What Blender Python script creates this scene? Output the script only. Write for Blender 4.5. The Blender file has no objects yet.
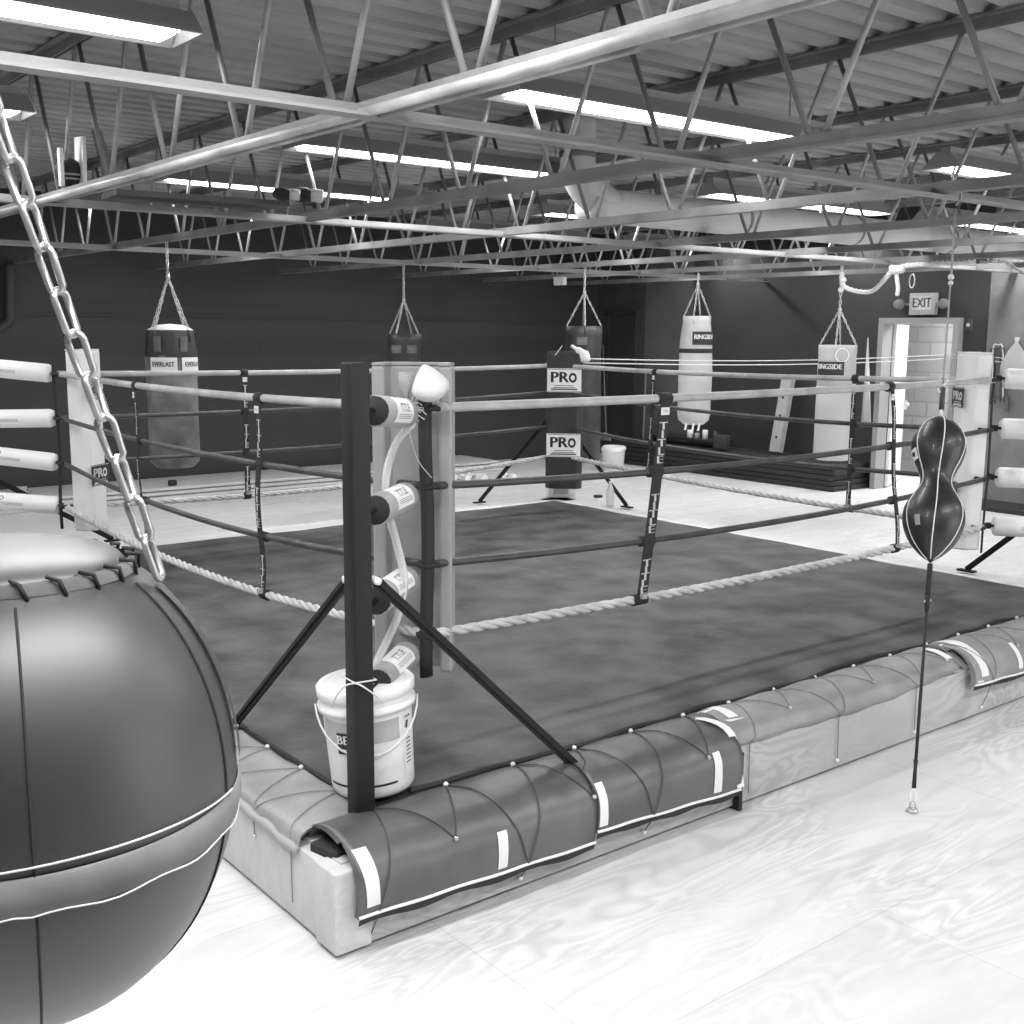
import bpy, math, random
import numpy as np
from mathutils import Vector, Matrix, Euler
random.seed(7)
V=Vector
col=bpy.context.scene.collection
# ------------------------------------------------------------ camera model
FPX=1141.2; YAW,PIT,ROL=math.radians(51.57),math.radians(9.06),math.radians(.41)
CAM=V((-1.971,-3.242,1.9225))
Fw=V((math.cos(YAW)*math.cos(PIT),math.sin(YAW)*math.cos(PIT),-math.sin(PIT)))
R0=V((math.sin(YAW),-math.cos(YAW),0)); U0=R0.cross(Fw)
Rt=R0*math.cos(ROL)+U0*math.sin(ROL); Up=-R0*math.sin(ROL)+U0*math.cos(ROL)
def ray(x,y): return Fw+Rt*((x-512)/FPX)-Up*((y-512)/FPX)
def at(x,y,ax,v):            # point seen at a pixel on the plane axis=v
    d=ray(x,y); return CAM+d*((v-CAM[ax])/d[ax])
def far(x,y,t): return CAM+ray(x,y)*t
# ------------------------------------------------------------ materials
def mat(name,v=.5,rough=.6,metal=0,noise=None,bump=None,spec=.5,alpha=None,emit=None,trans=0,detail=4,stretch=None,coat=0):
    m=bpy.data.materials.new(name); m.use_nodes=True; nt=m.node_tree; N=nt.nodes; L=nt.links
    b=N['Principled BSDF']
    b.inputs['Base Color'].default_value=(v,v,v,1); b.inputs['Roughness'].default_value=rough
    b.inputs['Metallic'].default_value=metal; b.inputs['Specular IOR Level'].default_value=spec
    if coat: b.inputs['Coat Weight'].default_value=coat
    if trans: b.inputs['Transmission Weight'].default_value=trans
    if emit is not None:
        b.inputs['Emission Color'].default_value=(1,1,1,1); b.inputs['Emission Strength'].default_value=emit
    tc=None
    def coords():
        nonlocal tc
        if tc is None:
            t=N.new('ShaderNodeTexCoord'); tc=t.outputs['Object']
            if stretch:
                mp=N.new('ShaderNodeMapping'); L.new(tc,mp.inputs[0]); mp.inputs['Scale'].default_value=stretch; tc=mp.outputs[0]
        return tc
    if noise:
        sc,v0,v1=noise
        n=N.new('ShaderNodeTexNoise'); n.inputs['Scale'].default_value=sc; n.inputs['Detail'].default_value=detail
        L.new(coords(),n.inputs['Vector'])
        r=N.new('ShaderNodeValToRGB'); r.color_ramp.elements[0].position=.32; r.color_ramp.elements[1].position=.68
        r.color_ramp.elements[0].color=(v0,v0,v0,1); r.color_ramp.elements[1].color=(v1,v1,v1,1)
        L.new(n.outputs['Fac'],r.inputs[0]); L.new(r.outputs[0],b.inputs['Base Color'])
    if bump:
        sc,st=bump
        n=N.new('ShaderNodeTexNoise'); n.inputs['Scale'].default_value=sc; n.inputs['Detail'].default_value=3
        L.new(coords(),n.inputs['Vector'])
        bp=N.new('ShaderNodeBump'); bp.inputs['Strength'].default_value=st; bp.inputs['Distance'].default_value=.01
        L.new(n.outputs['Fac'],bp.inputs['Height']); L.new(bp.outputs[0],b.inputs['Normal'])
    return m
def bricks(name,v,mortar,w,h,rough=.8,axis='x',noise=.03,bump=.4,offset=.5,msize=.012):
    m=bpy.data.materials.new(name); m.use_nodes=True; nt=m.node_tree; N=nt.nodes; L=nt.links
    b=N['Principled BSDF']; b.inputs['Roughness'].default_value=rough
    t=N.new('ShaderNodeTexCoord'); s=N.new('ShaderNodeSeparateXYZ'); L.new(t.outputs['Object'],s.inputs[0])
    c=N.new('ShaderNodeCombineXYZ')
    L.new(s.outputs['X' if axis=='x' else 'Y'],c.inputs[0]); L.new(s.outputs['Z'],c.inputs[1])
    k=N.new('ShaderNodeTexBrick'); L.new(c.outputs[0],k.inputs['Vector'])
    k.inputs['Scale'].default_value=1; k.inputs['Brick Width'].default_value=w; k.inputs['Row Height'].default_value=h
    k.inputs['Mortar Size'].default_value=msize; k.offset=offset
    k.inputs['Color1'].default_value=(v-noise,)*3+(1,); k.inputs['Color2'].default_value=(v+noise,)*3+(1,)
    k.inputs['Mortar'].default_value=(mortar,)*3+(1,)
    L.new(k.outputs['Color'],b.inputs['Base Color'])
    bp=N.new('ShaderNodeBump'); bp.inputs['Strength'].default_value=bump; bp.inputs['Distance'].default_value=.01; bp.invert=True
    L.new(k.outputs['Fac'],bp.inputs['Height']); L.new(bp.outputs[0],b.inputs['Normal'])
    return m
def plywood(name,lo,hi,sheet=True,rough=.45,sc=1.0,rot=0,figure=None):
    m=bpy.data.materials.new(name); m.use_nodes=True; nt=m.node_tree; N=nt.nodes; L=nt.links
    b=N['Principled BSDF']; b.inputs['Roughness'].default_value=rough
    t=N.new('ShaderNodeTexCoord'); mp=N.new('ShaderNodeMapping'); L.new(t.outputs['Object'],mp.inputs[0])
    mp.inputs['Rotation'].default_value=(0,0,rot); mp.inputs['Scale'].default_value=(.8*sc,3.4*sc,2*sc)
    n=N.new('ShaderNodeTexNoise'); n.inputs['Scale'].default_value=1.0; n.inputs['Detail'].default_value=3; n.inputs['Distortion'].default_value=.8
    L.new(mp.outputs[0],n.inputs['Vector'])
    w=N.new('ShaderNodeMath'); w.operation='MULTIPLY'; w.inputs[1].default_value=95; L.new(n.outputs['Fac'],w.inputs[0])
    f=N.new('ShaderNodeMath'); f.operation='SINE'; L.new(w.outputs[0],f.inputs[0])
    n2=N.new('ShaderNodeTexNoise'); n2.inputs['Scale'].default_value=.9; n2.inputs['Detail'].default_value=4; L.new(t.outputs['Object'],n2.inputs['Vector'])
    r1=N.new('ShaderNodeMapRange'); L.new(f.outputs[0],r1.inputs[0]); r1.inputs[1].default_value=-1; r1.inputs[2].default_value=1; r1.inputs[3].default_value=lo; r1.inputs[4].default_value=hi
    mx=N.new('ShaderNodeMixRGB'); mx.inputs[1].default_value=((lo+hi)/2,)*3+(1,)
    r2=N.new('ShaderNodeMapRange'); L.new(n2.outputs['Fac'],r2.inputs[0]); r2.inputs[1].default_value=.45; r2.inputs[2].default_value=.62; r2.inputs[3].default_value=.06; r2.inputs[4].default_value=.75
    L.new(r2.outputs[0],mx.inputs[0]); L.new(r1.outputs[0],mx.inputs[2])
    out=mx.outputs[0]
    # scuffs
    n3=N.new('ShaderNodeTexNoise'); n3.inputs['Scale'].default_value=2.3; n3.inputs['Detail'].default_value=6; L.new(mp.outputs[0],n3.inputs['Vector'])
    r3=N.new('ShaderNodeMapRange'); L.new(n3.outputs['Fac'],r3.inputs[0]); r3.inputs[1].default_value=.35; r3.inputs[2].default_value=.6; r3.inputs[3].default_value=.9; r3.inputs[4].default_value=1
    m3=N.new('ShaderNodeMixRGB'); m3.blend_type='MULTIPLY'; m3.inputs[0].default_value=1; L.new(out,m3.inputs[1]); L.new(r3.outputs[0],m3.inputs[2]); out=m3.outputs[0]
    if sheet:
        k=N.new('ShaderNodeTexBrick'); L.new(t.outputs['Object'],k.inputs['Vector']); k.inputs['Scale'].default_value=1
        k.inputs['Brick Width'].default_value=2.44; k.inputs['Row Height'].default_value=1.22; k.inputs['Mortar Size'].default_value=.0025
        k.inputs['Color1'].default_value=(1,1,1,1); k.inputs['Color2'].default_value=(.95,.95,.95,1); k.inputs['Mortar'].default_value=(.8,.8,.8,1)
        m4=N.new('ShaderNodeMixRGB'); m4.blend_type='MULTIPLY'; m4.inputs[0].default_value=1; L.new(out,m4.inputs[1]); L.new(k.outputs[0],m4.inputs[2]); out=m4.outputs[0]
    L.new(out,b.inputs['Base Color'])
    return m
M={}
M['floor']=plywood('floor_plywood',.66,.88,True,.45)
M['board']=plywood('side_board_wood',.42,.58,False,.6,1.6)
M['boardL']=plywood('painted_board',.6,.74,False,.6,2.2)
M['canvas']=mat('ring_canvas',.1,.55,noise=(3.5,.03,.115),bump=(40,.3),detail=12,spec=.5)
rr_=[n for n in M['canvas'].node_tree.nodes if n.type=='VALTORGB'][0].color_ramp.elements; rr_[0].position=.34; rr_[1].position=.66
M['wallblk']=bricks('black_painted_block',.036,.033,.4,.2,.6,'x',.0015,.12)
M['wallR']=mat('black_painted_wall',.035,.65,noise=(2,.03,.04))
M['wallG']=mat('grey_painted_wall',.13,.7,noise=(3,.09,.12))
M['wallD']=mat('dark_grey_painted_wall',.05,.7,noise=(3,.045,.06))
M['wallL']=mat('light_grey_wall',.2,.7,noise=(4,.17,.24))
M['corr']=bricks('corridor_block',.34,.27,.4,.2,.8,'y',.04,.4)
M['deck']=mat('roof_deck_metal',.4,.45,.0,noise=(1.2,.3,.48))
M['steel']=mat('primed_steel',.2,.45,.0,noise=(3,.15,.26))
M['steelL']=mat('pale_lit_steel',.42,.4,.1,noise=(4,.28,.55))  # paler steel, carries the lit look of some web bars
M['bridge']=mat('bridging_steel',.3,.5,0,noise=(3,.24,.36))
M['white']=mat('white_plastic',.86,.4,bump=(6,.05))
M['whitev']=mat('white_vinyl',.9,.35,bump=(9,.15))
M['greyv']=mat('grey_vinyl',.38,.42,bump=(9,.2),noise=(2.5,.33,.42))
M['apron']=mat('apron_vinyl',.085,.42,bump=(7,.5),noise=(4,.06,.11),spec=1.0)
M['apronL']=mat('pale_apron_vinyl',.28,.42,bump=(6,.4),noise=(4,.22,.34),spec=.7)
M['black']=mat('black_steel',.018,.5,spec=.25)
M['blackm']=mat('black_fabric',.025,.75)
M['blackv']=mat('black_leather',.022,.4,bump=(25,.12),spec=.6,coat=.1)
M['tape']=mat('white_tape',.9,.5)
M['text']=mat('black_print',.03,.6)
M['textg']=mat('grey_print',.3,.6)
M['textw']=mat('white_print',.85,.6)
M['ropeL']=mat('light_rope_cover',.5,.45,noise=(8,.4,.58))
M['ropeD']=mat('dark_rope_cover',.055,.4,noise=(8,.035,.075))
M['ropeT']=mat('twisted_rope',.62,.8,bump=(60,.4),noise=(12,.5,.7))
M['cord']=mat('thin_cord',.3,.7)
M['cordL']=mat('pale_cord',.7,.7)
M['cordD']=mat('dark_cord',.08,.7)
M['zinc']=mat('zinc_chain',.62,.28,.75,noise=(8,.5,.72))
M['galv']=mat('galvanised_duct',.62,.4,0,noise=(3,.55,.68))
M['ballv']=mat('wrecking_ball_vinyl',.03,.5,bump=(3,.25),noise=(3,.018,.028),spec=.8,coat=.5)
bb_=M['ballv'].node_tree.nodes['Principled BSDF']; bb_.inputs['Coat Roughness'].default_value=.42; bb_.inputs['Coat IOR'].default_value=1.7
M['ballband']=mat('grey_band',.2,.6,bump=(10,.3),noise=(14,.17,.25),spec=.3)
M['bagcanvas']=mat('worn_bag_canvas',.13,.8,noise=(5,.08,.2),bump=(30,.2),detail=6)
M['bagdark']=mat('dark_bag_leather',.035,.45,bump=(8,.5),noise=(6,.025,.05))
M['bagwhite']=mat('pale_bag_leather',.55,.45,bump=(5,.4),noise=(3,.48,.6))
M['baggrey']=mat('grey_bag_leather',.55,.45,bump=(5,.2))
M['foam']=mat('dusty_white_top',.8,.8)
M['clear']=mat('clear_tube',.9,.12,trans=.4)
M['bucketg']=mat('grey_label',.45,.5)
M['trimg']=mat('grey_door_frame',.3,.5)
M['doorw']=mat('white_door_edge',.85,.5)
M['matb']=mat('black_floor_mat',.025,.6)
M['matw']=plywood('pale_boards',.5,.75,False,.6,2)
M['signw']=mat('exit_sign_plastic',.4,.5)
M['lamp']=mat('lamp_tube',1,.5,emit=6.0)
M['hood']=mat('enamel_reflector',.4,.4)
M['exitface']=mat('exit_sign_face',.5,.5,emit=.05)
M['wood']=plywood('stud_wood',.35,.5,False,.7,4)
# ------------------------------------------------------------ mesh builder
class MB:
    def __init__(s): s.v=[];s.f=[];s.sm=[];s.mi=[]
    def add(s,vs,fs,smooth=False,mi=0):
        o=len(s.v); s.v+= [tuple(p) for p in vs]
        for f in fs: s.f.append(tuple(i+o for i in f)); s.sm.append(smooth); s.mi.append(mi)
        return s
    def box(s,c,d,rot=None,bev=0,mi=0):
        hx,hy,hz=d[0]/2,d[1]/2,d[2]/2; c=V(c)
        if bev<=0:
            P=[V((x*hx,y*hy,z*hz)) for x in(-1,1) for y in(-1,1) for z in(-1,1)]
            F=[(0,1,3,2),(4,6,7,5),(0,4,5,1),(2,3,7,6),(0,2,6,4),(1,5,7,3)]
        else:
            import bmesh
            bm=bmesh.new(); bmesh.ops.create_cube(bm,size=1)
            for v in bm.verts: v.co=V((v.co.x*hx*2,v.co.y*hy*2,v.co.z*hz*2))
            bmesh.ops.bevel(bm,geom=bm.edges[:],offset=min(bev,hx*.9,hy*.9,hz*.9),segments=3,profile=.5,affect='EDGES')
            bm.verts.index_update()
            P=[v.co.copy() for v in bm.verts]; F=[tuple(v.index for v in f.verts) for f in bm.faces]; bm.free()
        if rot is not None: P=[rot@p for p in P]
        return s.add([p+c for p in P],F,bev>0,mi)
    def tube(s,pts,r,n=8,cap=True,closed=False,smooth=True,flat=None,mi=0,ref=None):
        pts=[V(p) for p in pts]; m=len(pts); rs=r if isinstance(r,(list,tuple)) else [r]*m
        vs=[];fs=[]; prev=None
        for i,p in enumerate(pts):
            if closed: d=pts[(i+1)%m]-pts[i-1]
            else: d=pts[min(i+1,m-1)]-pts[max(i-1,0)]
            if d.length<1e-9: d=V((0,0,1))
            d.normalize()
            if prev is None:
                a=V(ref) if ref is not None else (V((0,0,1)) if abs(d.z)<.9 else V((1,0,0)))
                u=(a-d*a.dot(d)).normalized()
            else: u=(prev-d*prev.dot(d)); u=u.normalized() if u.length>1e-6 else prev
            prev=u; w=d.cross(u)
            for k in range(n):
                t=2*math.pi*k/n+(math.pi/n if flat else 0)
                a,b=(flat if flat else (1,1))
                vs.append(p+(u*math.cos(t)*a+w*math.sin(t)*b)*rs[i])
        q=m if closed else m-1
        for i in range(q):
            for k in range(n):
                j=(i+1)%m; fs.append((i*n+k,i*n+(k+1)%n,j*n+(k+1)%n,j*n+k))
        if cap and not closed:
            fs.append(tuple(range(n-1,-1,-1))); fs.append(tuple((m-1)*n+k for k in range(n)))
        return s.add(vs,fs,smooth,mi)
    def bar(s,a,b,w,h,ref=(0,0,1)):      # rectangular bar
        a=V(a);b=V(b);d=(b-a).normalized(); r=V(ref); u=(r-d*r.dot(d)).normalized(); x=d.cross(u)
        vs=[p+u*(h/2)*i+x*(w/2)*j for p in(a,b) for i,j in((-1,-1),(-1,1),(1,1),(1,-1))]
        return s.add(vs,[(3,2,1,0),(4,5,6,7),(0,1,5,4),(1,2,6,5),(2,3,7,6),(3,0,4,7)])
    def lathe(s,prof,c=(0,0,0),n=32,smooth=True,mat3=None,cap=True,mi=0,wob=None):
        c=V(c); vs=[];fs=[];m=len(prof)
        for i,(r,z) in enumerate(prof):
            for k in range(n):
                t=2*math.pi*k/n; rr=r*(wob(t,z) if wob else 1)
                p=V((rr*math.cos(t),rr*math.sin(t),z)); vs.append((mat3@p if mat3 else p)+c)
        for i in range(m-1):
            for k in range(n): fs.append((i*n+k,i*n+(k+1)%n,(i+1)*n+(k+1)%n,(i+1)*n+k))
        if cap:
            fs.append(tuple(range(n-1,-1,-1))); fs.append(tuple((m-1)*n+k for k in range(n)))
        return s.add(vs,fs,smooth,mi)
    def sphere(s,c,r,n=12,sc=(1,1,1)):
        c=V(c); prof=[(math.sin(math.pi*i/n)*r+1e-5,-math.cos(math.pi*i/n)*r) for i in range(n+1)]
        return s.lathe(prof,c,n*2,mat3=Matrix.Diagonal(sc))
    def grid(s,fn,nu,nv,smooth=True,closeu=False):
        vs=[fn(i/nu,j/nv) for i in range(nu+(0 if closeu else 1)) for j in range(nv+1)]
        fs=[];W=nv+1;K=nu if closeu else nu+1
        for i in range(nu):
            for j in range(nv): fs.append((i*W+j,((i+1)%K)*W+j,((i+1)%K)*W+j+1,i*W+j+1))
        return s.add(vs,fs,smooth)
    def prism(s,poly,h,M4):     # poly in local xy, extruded along local z 0..h, matrix M4
        n=len(poly); vs=[M4@V((x,y,z)) for z in (0,h) for x,y in poly]
        fs=[tuple(range(n-1,-1,-1)),tuple(range(n,2*n))]+[(i,(i+1)%n,n+(i+1)%n,n+i) for i in range(n)]
        return s.add(vs,fs)
    def text(s,txt,size,M4,bold=.03,sx=1.0,ext=.0008,mi=0,warp=None):
        if (txt,'') not in TXT:
            c=bpy.data.curves.new('t','FONT'); c.body=txt; c.size=1; c.align_x='CENTER'; c.align_y='CENTER'; c.resolution_u=2
            o=bpy.data.objects.new('t',c); col.objects.link(o)
            dg=bpy.context.evaluated_depsgraph_get(); me=bpy.data.meshes.new_from_object(o.evaluated_get(dg))
            TXT[(txt,'')]=([v.co.copy() for v in me.vertices],[tuple(p.vertices) for p in me.polygons])
            bpy.data.objects.remove(o); bpy.data.curves.remove(c); bpy.data.meshes.remove(me)
        P0,F=TXT[(txt,'')]
        for dx in ((-bold,0,bold) if bold>.025 else (0,)):
            P=[V(((p.x+dx)*size*sx,p.y*size,ext)) for p in P0]
            if warp: P=[warp(p) for p in P]
            s.add([M4@p for p in P],F,False,mi)
        return s
    def build(s,name,m,parent=None,auto=False,mod=None):
        me=bpy.data.meshes.new(name)
        o=bpy.data.objects.new(name,me)
        off=ORG.get(parent.name,V()) if parent else V()
        me.from_pydata([V(p)-off for p in s.v],[],s.f)
        for i,p in enumerate(me.polygons): p.use_smooth=s.sm[i]; p.material_index=s.mi[i]
        for mm in (m if isinstance(m,(list,tuple)) else [m]): me.materials.append(M[mm] if isinstance(mm,str) else mm)
        me.validate()
        col.objects.link(o)
        if parent: o.parent=parent; ORG[o.name]=off
        else: ORG[o.name]=V()
        return o
ORG={}; TXT={}
def tag(o,label,cat,group=None,kind=None):
    if label: o['label']=label
    if cat: o['category']=cat
    if group: o['group']=group
    if kind: o['kind']=kind
    return o
def thing(name,label,cat,loc=(0,0,0),group=None):
    o=bpy.data.objects.new(name,None); col.objects.link(o); o.location=loc; o.empty_display_size=.1
    ORG[o.name]=V(loc); return tag(o,label,cat,group)
def lone(mb,name,m,label,cat,group=None):
    return tag(mb.build(name,m),label,cat,group)
def struct(mb,name,m):
    o=mb.build(name,m); o['kind']='structure'; return o
def dup(root,loc,label=None,group=None,rotz=None):
    def cp(o,par):
        c=o.copy(); col.objects.link(c)
        if par: c.parent=par
        for ch in KIDS.get(o.name,[]): cp(ch,c)
        return c
    KIDS={}
    for o in bpy.data.objects:
        if o.parent: KIDS.setdefault(o.parent.name,[]).append(o)
    r=cp(root,None); r.location=loc
    if rotz is not None: r.rotation_euler=(0,0,rotz)
    if label: r['label']=label
    if group: r['group']=group
    return r
def frame(o,x,y,z=None):      # 4x4 from origin and local x,y axes
    x=V(x).normalized(); y=V(y).normalized(); z=x.cross(y).normalized() if z is None else V(z)
    m=Matrix.Identity(4)
    for i in range(3): m[i][0]=x[i]; m[i][1]=y[i]; m[i][2]=z[i]; m[i][3]=o[i]
    return m
def lerp(a,b,t): return V(a)*(1-t)+V(b)*t
def smoothpath(pts,k=6):
    pts=[V(p) for p in pts]; out=[]
    for i in range(len(pts)-1):
        p0=pts[max(i-1,0)];p1=pts[i];p2=pts[i+1];p3=pts[min(i+2,len(pts)-1)]
        for j in range(k):
            t=j/k; out.append(.5*((2*p1)+(p2-p0)*t+(2*p0-5*p1+4*p2-p3)*t*t+(-p0+3*p1-3*p2+p3)*t**3))
    out.append(pts[-1]); return out
def chain(mb,a,b,link=.034,wire=.003,w=None,sag=0,hi=False,twist=0):
    a=V(a);b=V(b); L=(b-a).length; n=max(1,round(L/(link-2*wire*.9))); w=w or link*.55
    na,nm=(14,6) if hi else (8,4)
    def P(t): return lerp(a,b,t)-V((0,0,1))*sag*4*t*(1-t)
    for i in range(n):
        p=P((i+.5)/n); d=(P((i+1)/n)-P(i/n)).normalized()
        ref=V((0,0,1)) if abs(d.z)<.8 else V((1,.3,0))
        u=(ref-d*ref.dot(d)).normalized(); v=d.cross(u)
        ang=(i%2)*math.pi/2+twist+random.uniform(-.2,.2); q=u*math.cos(ang)+v*math.sin(ang)
        h=(link*1.08/2-wire); r=w/2-wire; st=h-r; loop=[]
        for k in range(na):
            t=2*math.pi*k/na; c,s_=math.cos(t),math.sin(t)
            loop.append(p+q*(c*r)+d*(s_*r+(st if s_>=0 else -st)))
        mb.tube(loop,wire,nm,closed=True)
    return mb
# ------------------------------------------------------------ room
XW,YW=10.4,10.2
struct(MB().box((3.4,1.6,-.05),(20,21,.1)),'floor','floor')
struct(MB().box((3.4,YW+.1,1.7),(16,.2,3.4)),'wall_back','wallblk')
struct(MB().box((3.2,YW-.01,2.06),(14.4,.03,.035)),'trim_1','wallR')
w=MB()
def wr(y0,y1,z0,z1,mi): w.box((XW+.08,(y0+y1)/2,(z0+z1)/2),(.16,abs(y1-y0),z1-z0),mi=mi)
wr(9.16,10.2,0,3.4,2); wr(8.2,9.16,0,3.4,1); wr(5.0,8.2,0,3.4,0); wr(4.03,5.0,2.07,3.4,0)
wr(3.69,4.03,0,3.4,0); wr(-8,3.69,0,3.4,3)
struct(w,'wall_right',['wallR','wallG','wallD','wallL'])
struct(MB().box((-5.1,1.1,1.7),(.2,18.4,3.4)),'wall_left_unseen','wallG')  # unseen wall added so daylight enters only from the right
struct(MB().box((-1.2,-8.1,1.7),(8.0,.2,3.4)).box((6.6,-8.1,3.3),(7.6,.2,.2)),'wall_front_unseen','wallG')  # unseen wall added, left open on the right to shape the daylight
# corrugated roof deck
prof=[]; y=-8.
while y<10.3:
    prof+=[(y,3.40),(y+.10,3.40),(y+.12,3.45),(y+.18,3.45),(y+.2,3.40)]; y+=.2
vs=[];fs=[]
for y,z in prof: vs+=[(-5,y,z),(10.6,y,z)]
for i in range(len(prof)-1): fs.append((2*i,2*i+2,2*i+3,2*i+1))
struct(MB().add(vs,fs).box((2.8,1.15,3.52),(15.6,18.3,.06)),'ceiling','deck')
# doorway with corridor behind
d=MB(); T=.07
d.box((XW-.01,5.03-.02,1.05),(.2,T,2.1)).box((XW-.01,4.0+.02,1.05),(.2,T,2.1)).box((XW-.01,4.515,2.065),(.198,.92,T))
do=struct(d,'door_1','trimg')
LA=math.radians(23.5); lm=Matrix.Rotation(LA,3,'Z'); lh=V((XW+.12,4.96,0))
leaf=MB().box(lh+lm@V((.43,0,1.02)),(.86,.045,2.0),rot=lm,bev=.004).build('door_leaf','doorw',do)
MB().box(lh+lm@V((.8,-.04,1.0)),(.02,.05,.12),rot=lm).sphere(lh+lm@V((.8,-.07,1.0)),.03).build('door_handle','zinc',leaf)
struct(MB().box((12.1,4.4,1.4),(.15,4,2.8)),'wall_corridor','corr')
struct(MB().box((11.3,4.4,2.75),(1.6,4,.1)),'ceiling_corridor','wallG')
# dark inner doorway on the dark grey wall strip
struct(MB().box((XW-.02,9.35,1.1),(.05,.06,2.2)).box((XW-.02,9.95,1.1),(.05,.06,2.2)).box((XW-.02,9.65,2.2),(.05,.66,.06)).box((XW-.012,9.65,1.1),(.03,.58,2.2)),'door_2','wallR')
# ------------------------------------------------------------ roof joists
HB=2.6; HT=3.36
def joist():
    r=thing('roof_joist','',None,(0,0,0))
    b=MB()
    b.box((0,1.3,HB+.006),(.058,17.6,.012)).box((-.012,1.3,HB+.03),(.008,17.6,.05)).box((.012,1.3,HB+.03),(.008,17.6,.05))
    b.build('bottom_chord','steel',r)
    t=MB().box((0,1.3,HT+.03),(.11,17.6,.012)).box((-.012,1.3,HT-.0),(.008,17.6,.05)).box((.012,1.3,HT),(.008,17.6,.05))
    t.build('top_chord','steel',r)
    first=None
    k=-7
    while k<15:
        y=.28+.75*k
        if y>-7.3 and y<9.8:
            for s in(-1,1):
                if first is None:
                    pass
                m=MB().tube([(0,y+s*.02,HB+.02),(0,y+s*.36,HT)],.0125,8)
                m.build('web_bar','steelL' if s<0 else 'steel',r)  # bars sloping one way coloured paler, as if light caught them
        k+=1
    return r
jlab=['steel roof joist nearest the camera, crossing the top left corner above the ring','second steel roof joist from the camera, with the left heavy bag hanging from it',
 'third steel roof joist from the camera, with the double end bag cord hooked on','fourth steel roof joist from the camera, over the far half of the ring',
 'fifth steel roof joist from the camera, over the far corner post','sixth steel roof joist from the camera, carrying the two pale bags','last steel roof joist, closest to the wall with the exit door']
j0=joist(); j0.location=(.07,0,0); tag(j0,jlab[0],'roof joist','roof joists')
for i in range(1,7): 
    dup(j0,(.07+1.6*i,0,0),jlab[i],'roof joists')
# near joist: extra round rods welded along its lower chord
lone(MB().tube([(.035,-3.2,HB-.012),(.035,-1.3,HB-.012)],.011,8).tube([(.035,-1.18,HB-.012),(.035,-.02,HB-.012)],.011,8).tube([(.035,.08,HB-.012),(.035,2.6,HB-.012)],.011,8).tube([(.0,-3.2,HB-.0),(.0,9.5,HB-.0)],.017,10),
  'reinforcing_rod','steelL','pale round steel rods running along the underside of the nearest roof joist','steel rod')
bl=['flat steel bridging bar crossing under the joists nearest the camera, from the top left','flat steel bridging bar crossing the joists above the middle of the ring','flat steel bridging bar crossing the joists above the wall side of the gym']
for i,yb in enumerate((0.0,3.42,6.9)):
    lone(MB().box((3.8,yb,HB-.012),(13.2,.075,.01)).box((3.8,yb+.034,HB+.01),(13.2,.008,.04)),'bridging_bar','bridge',bl[i],'steel bar','bridging bars')
# ------------------------------------------------------------ fluorescent fixtures
ZL=3.05; LAMP=22
def fixture():
    r=thing('fluorescent_light','',None,(0,0,0))
    prof=[(-.15,-.02),(-.045,.07),(.045,.07),(.15,-.02),(.155,-.03),(.145,-.03),(.04,.06),(-.04,.06),(-.145,-.03),(-.155,-.03)]
    h=MB(); n=len(prof)
    vs=[(x,a,b) for x in(-1.22,1.22) for a,b in prof]
    h.add(vs,[tuple(range(n)),tuple(range(2*n-1,n-1,-1))]+[(i,n+i,n+(i+1)%n,(i+1)%n) for i in range(n)])
    for x in(-1.225,1.225): h.prism([(-.152,-.03),(.152,-.03),(.05,.075),(-.05,.075)],.006,frame((x,0,0),(0,1,0),(0,0,1)))
    h.build('reflector','hood',r)
    MB().box((0,0,.085),(2.38,.07,.05)).build('ballast_channel','hood',r)
    for s in(-1,1): MB().tube([(-1.17,s*.06,0),(1.17,s*.06,0)],.019,8).build('tube','lamp',r)
    for s in(-1,1): MB().tube([(s*.9,0,.1),(s*.9,0,.39)],.004,5).build('hanger_rod','steel',r)
    return r
f0=fixture(); spots=[]
names={(0,1):'fluorescent strip light over the top left corner of the photo',(1,1):'large fluorescent strip light above the middle of the ring, brightest in view',(2,1):'fluorescent strip light at the far right edge under the roof',
(1,2):'fluorescent strip light behind the near joist, left of centre',(2,2):'fluorescent strip light hanging over the right part of the ring',(1,3):'small fluorescent strip light left of centre towards the back wall',
(0,3):'fluorescent strip light at the far left edge near the back wall'}
rows=[-3.0,-.9,1.2,3.3,5.4,7.5]; cols=[-1.3,2.7,6.45,9.6]
used=False
for ri,yl in enumerate(rows):
    for ci,xl in enumerate(cols):
        if ci==3 and ri<2: continue
        if ri==1 and ci>0: continue
        lab=names.get((ci,ri-1))
        if not lab:
            lab='fluorescent strip light in the %s row from the back wall, %s along it'%(['sixth','fifth','fourth','third','second','first'][ri],['leftmost','second','third','last'][ci])
        if not used: f0.location=(xl,yl,ZL); tag(f0,lab,'light fixture','fluorescent strip lights'); f0['label']=lab; f0['category']='light fixture'; f0['group']='fluorescent strip lights'; used=True
        else: dup(f0,(xl,yl,ZL),lab,'fluorescent strip lights')
        L=bpy.data.lights.new('tube_light','AREA'); L.shape='RECTANGLE'; L.size=2.3; L.size_y=.16; L.energy=LAMP*(2.2 if ri<2 else 1)
        lo=bpy.data.objects.new('tube_light',L); col.objects.link(lo); lo.location=(xl,yl,ZL-.03); lo.visible_camera=True
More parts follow.
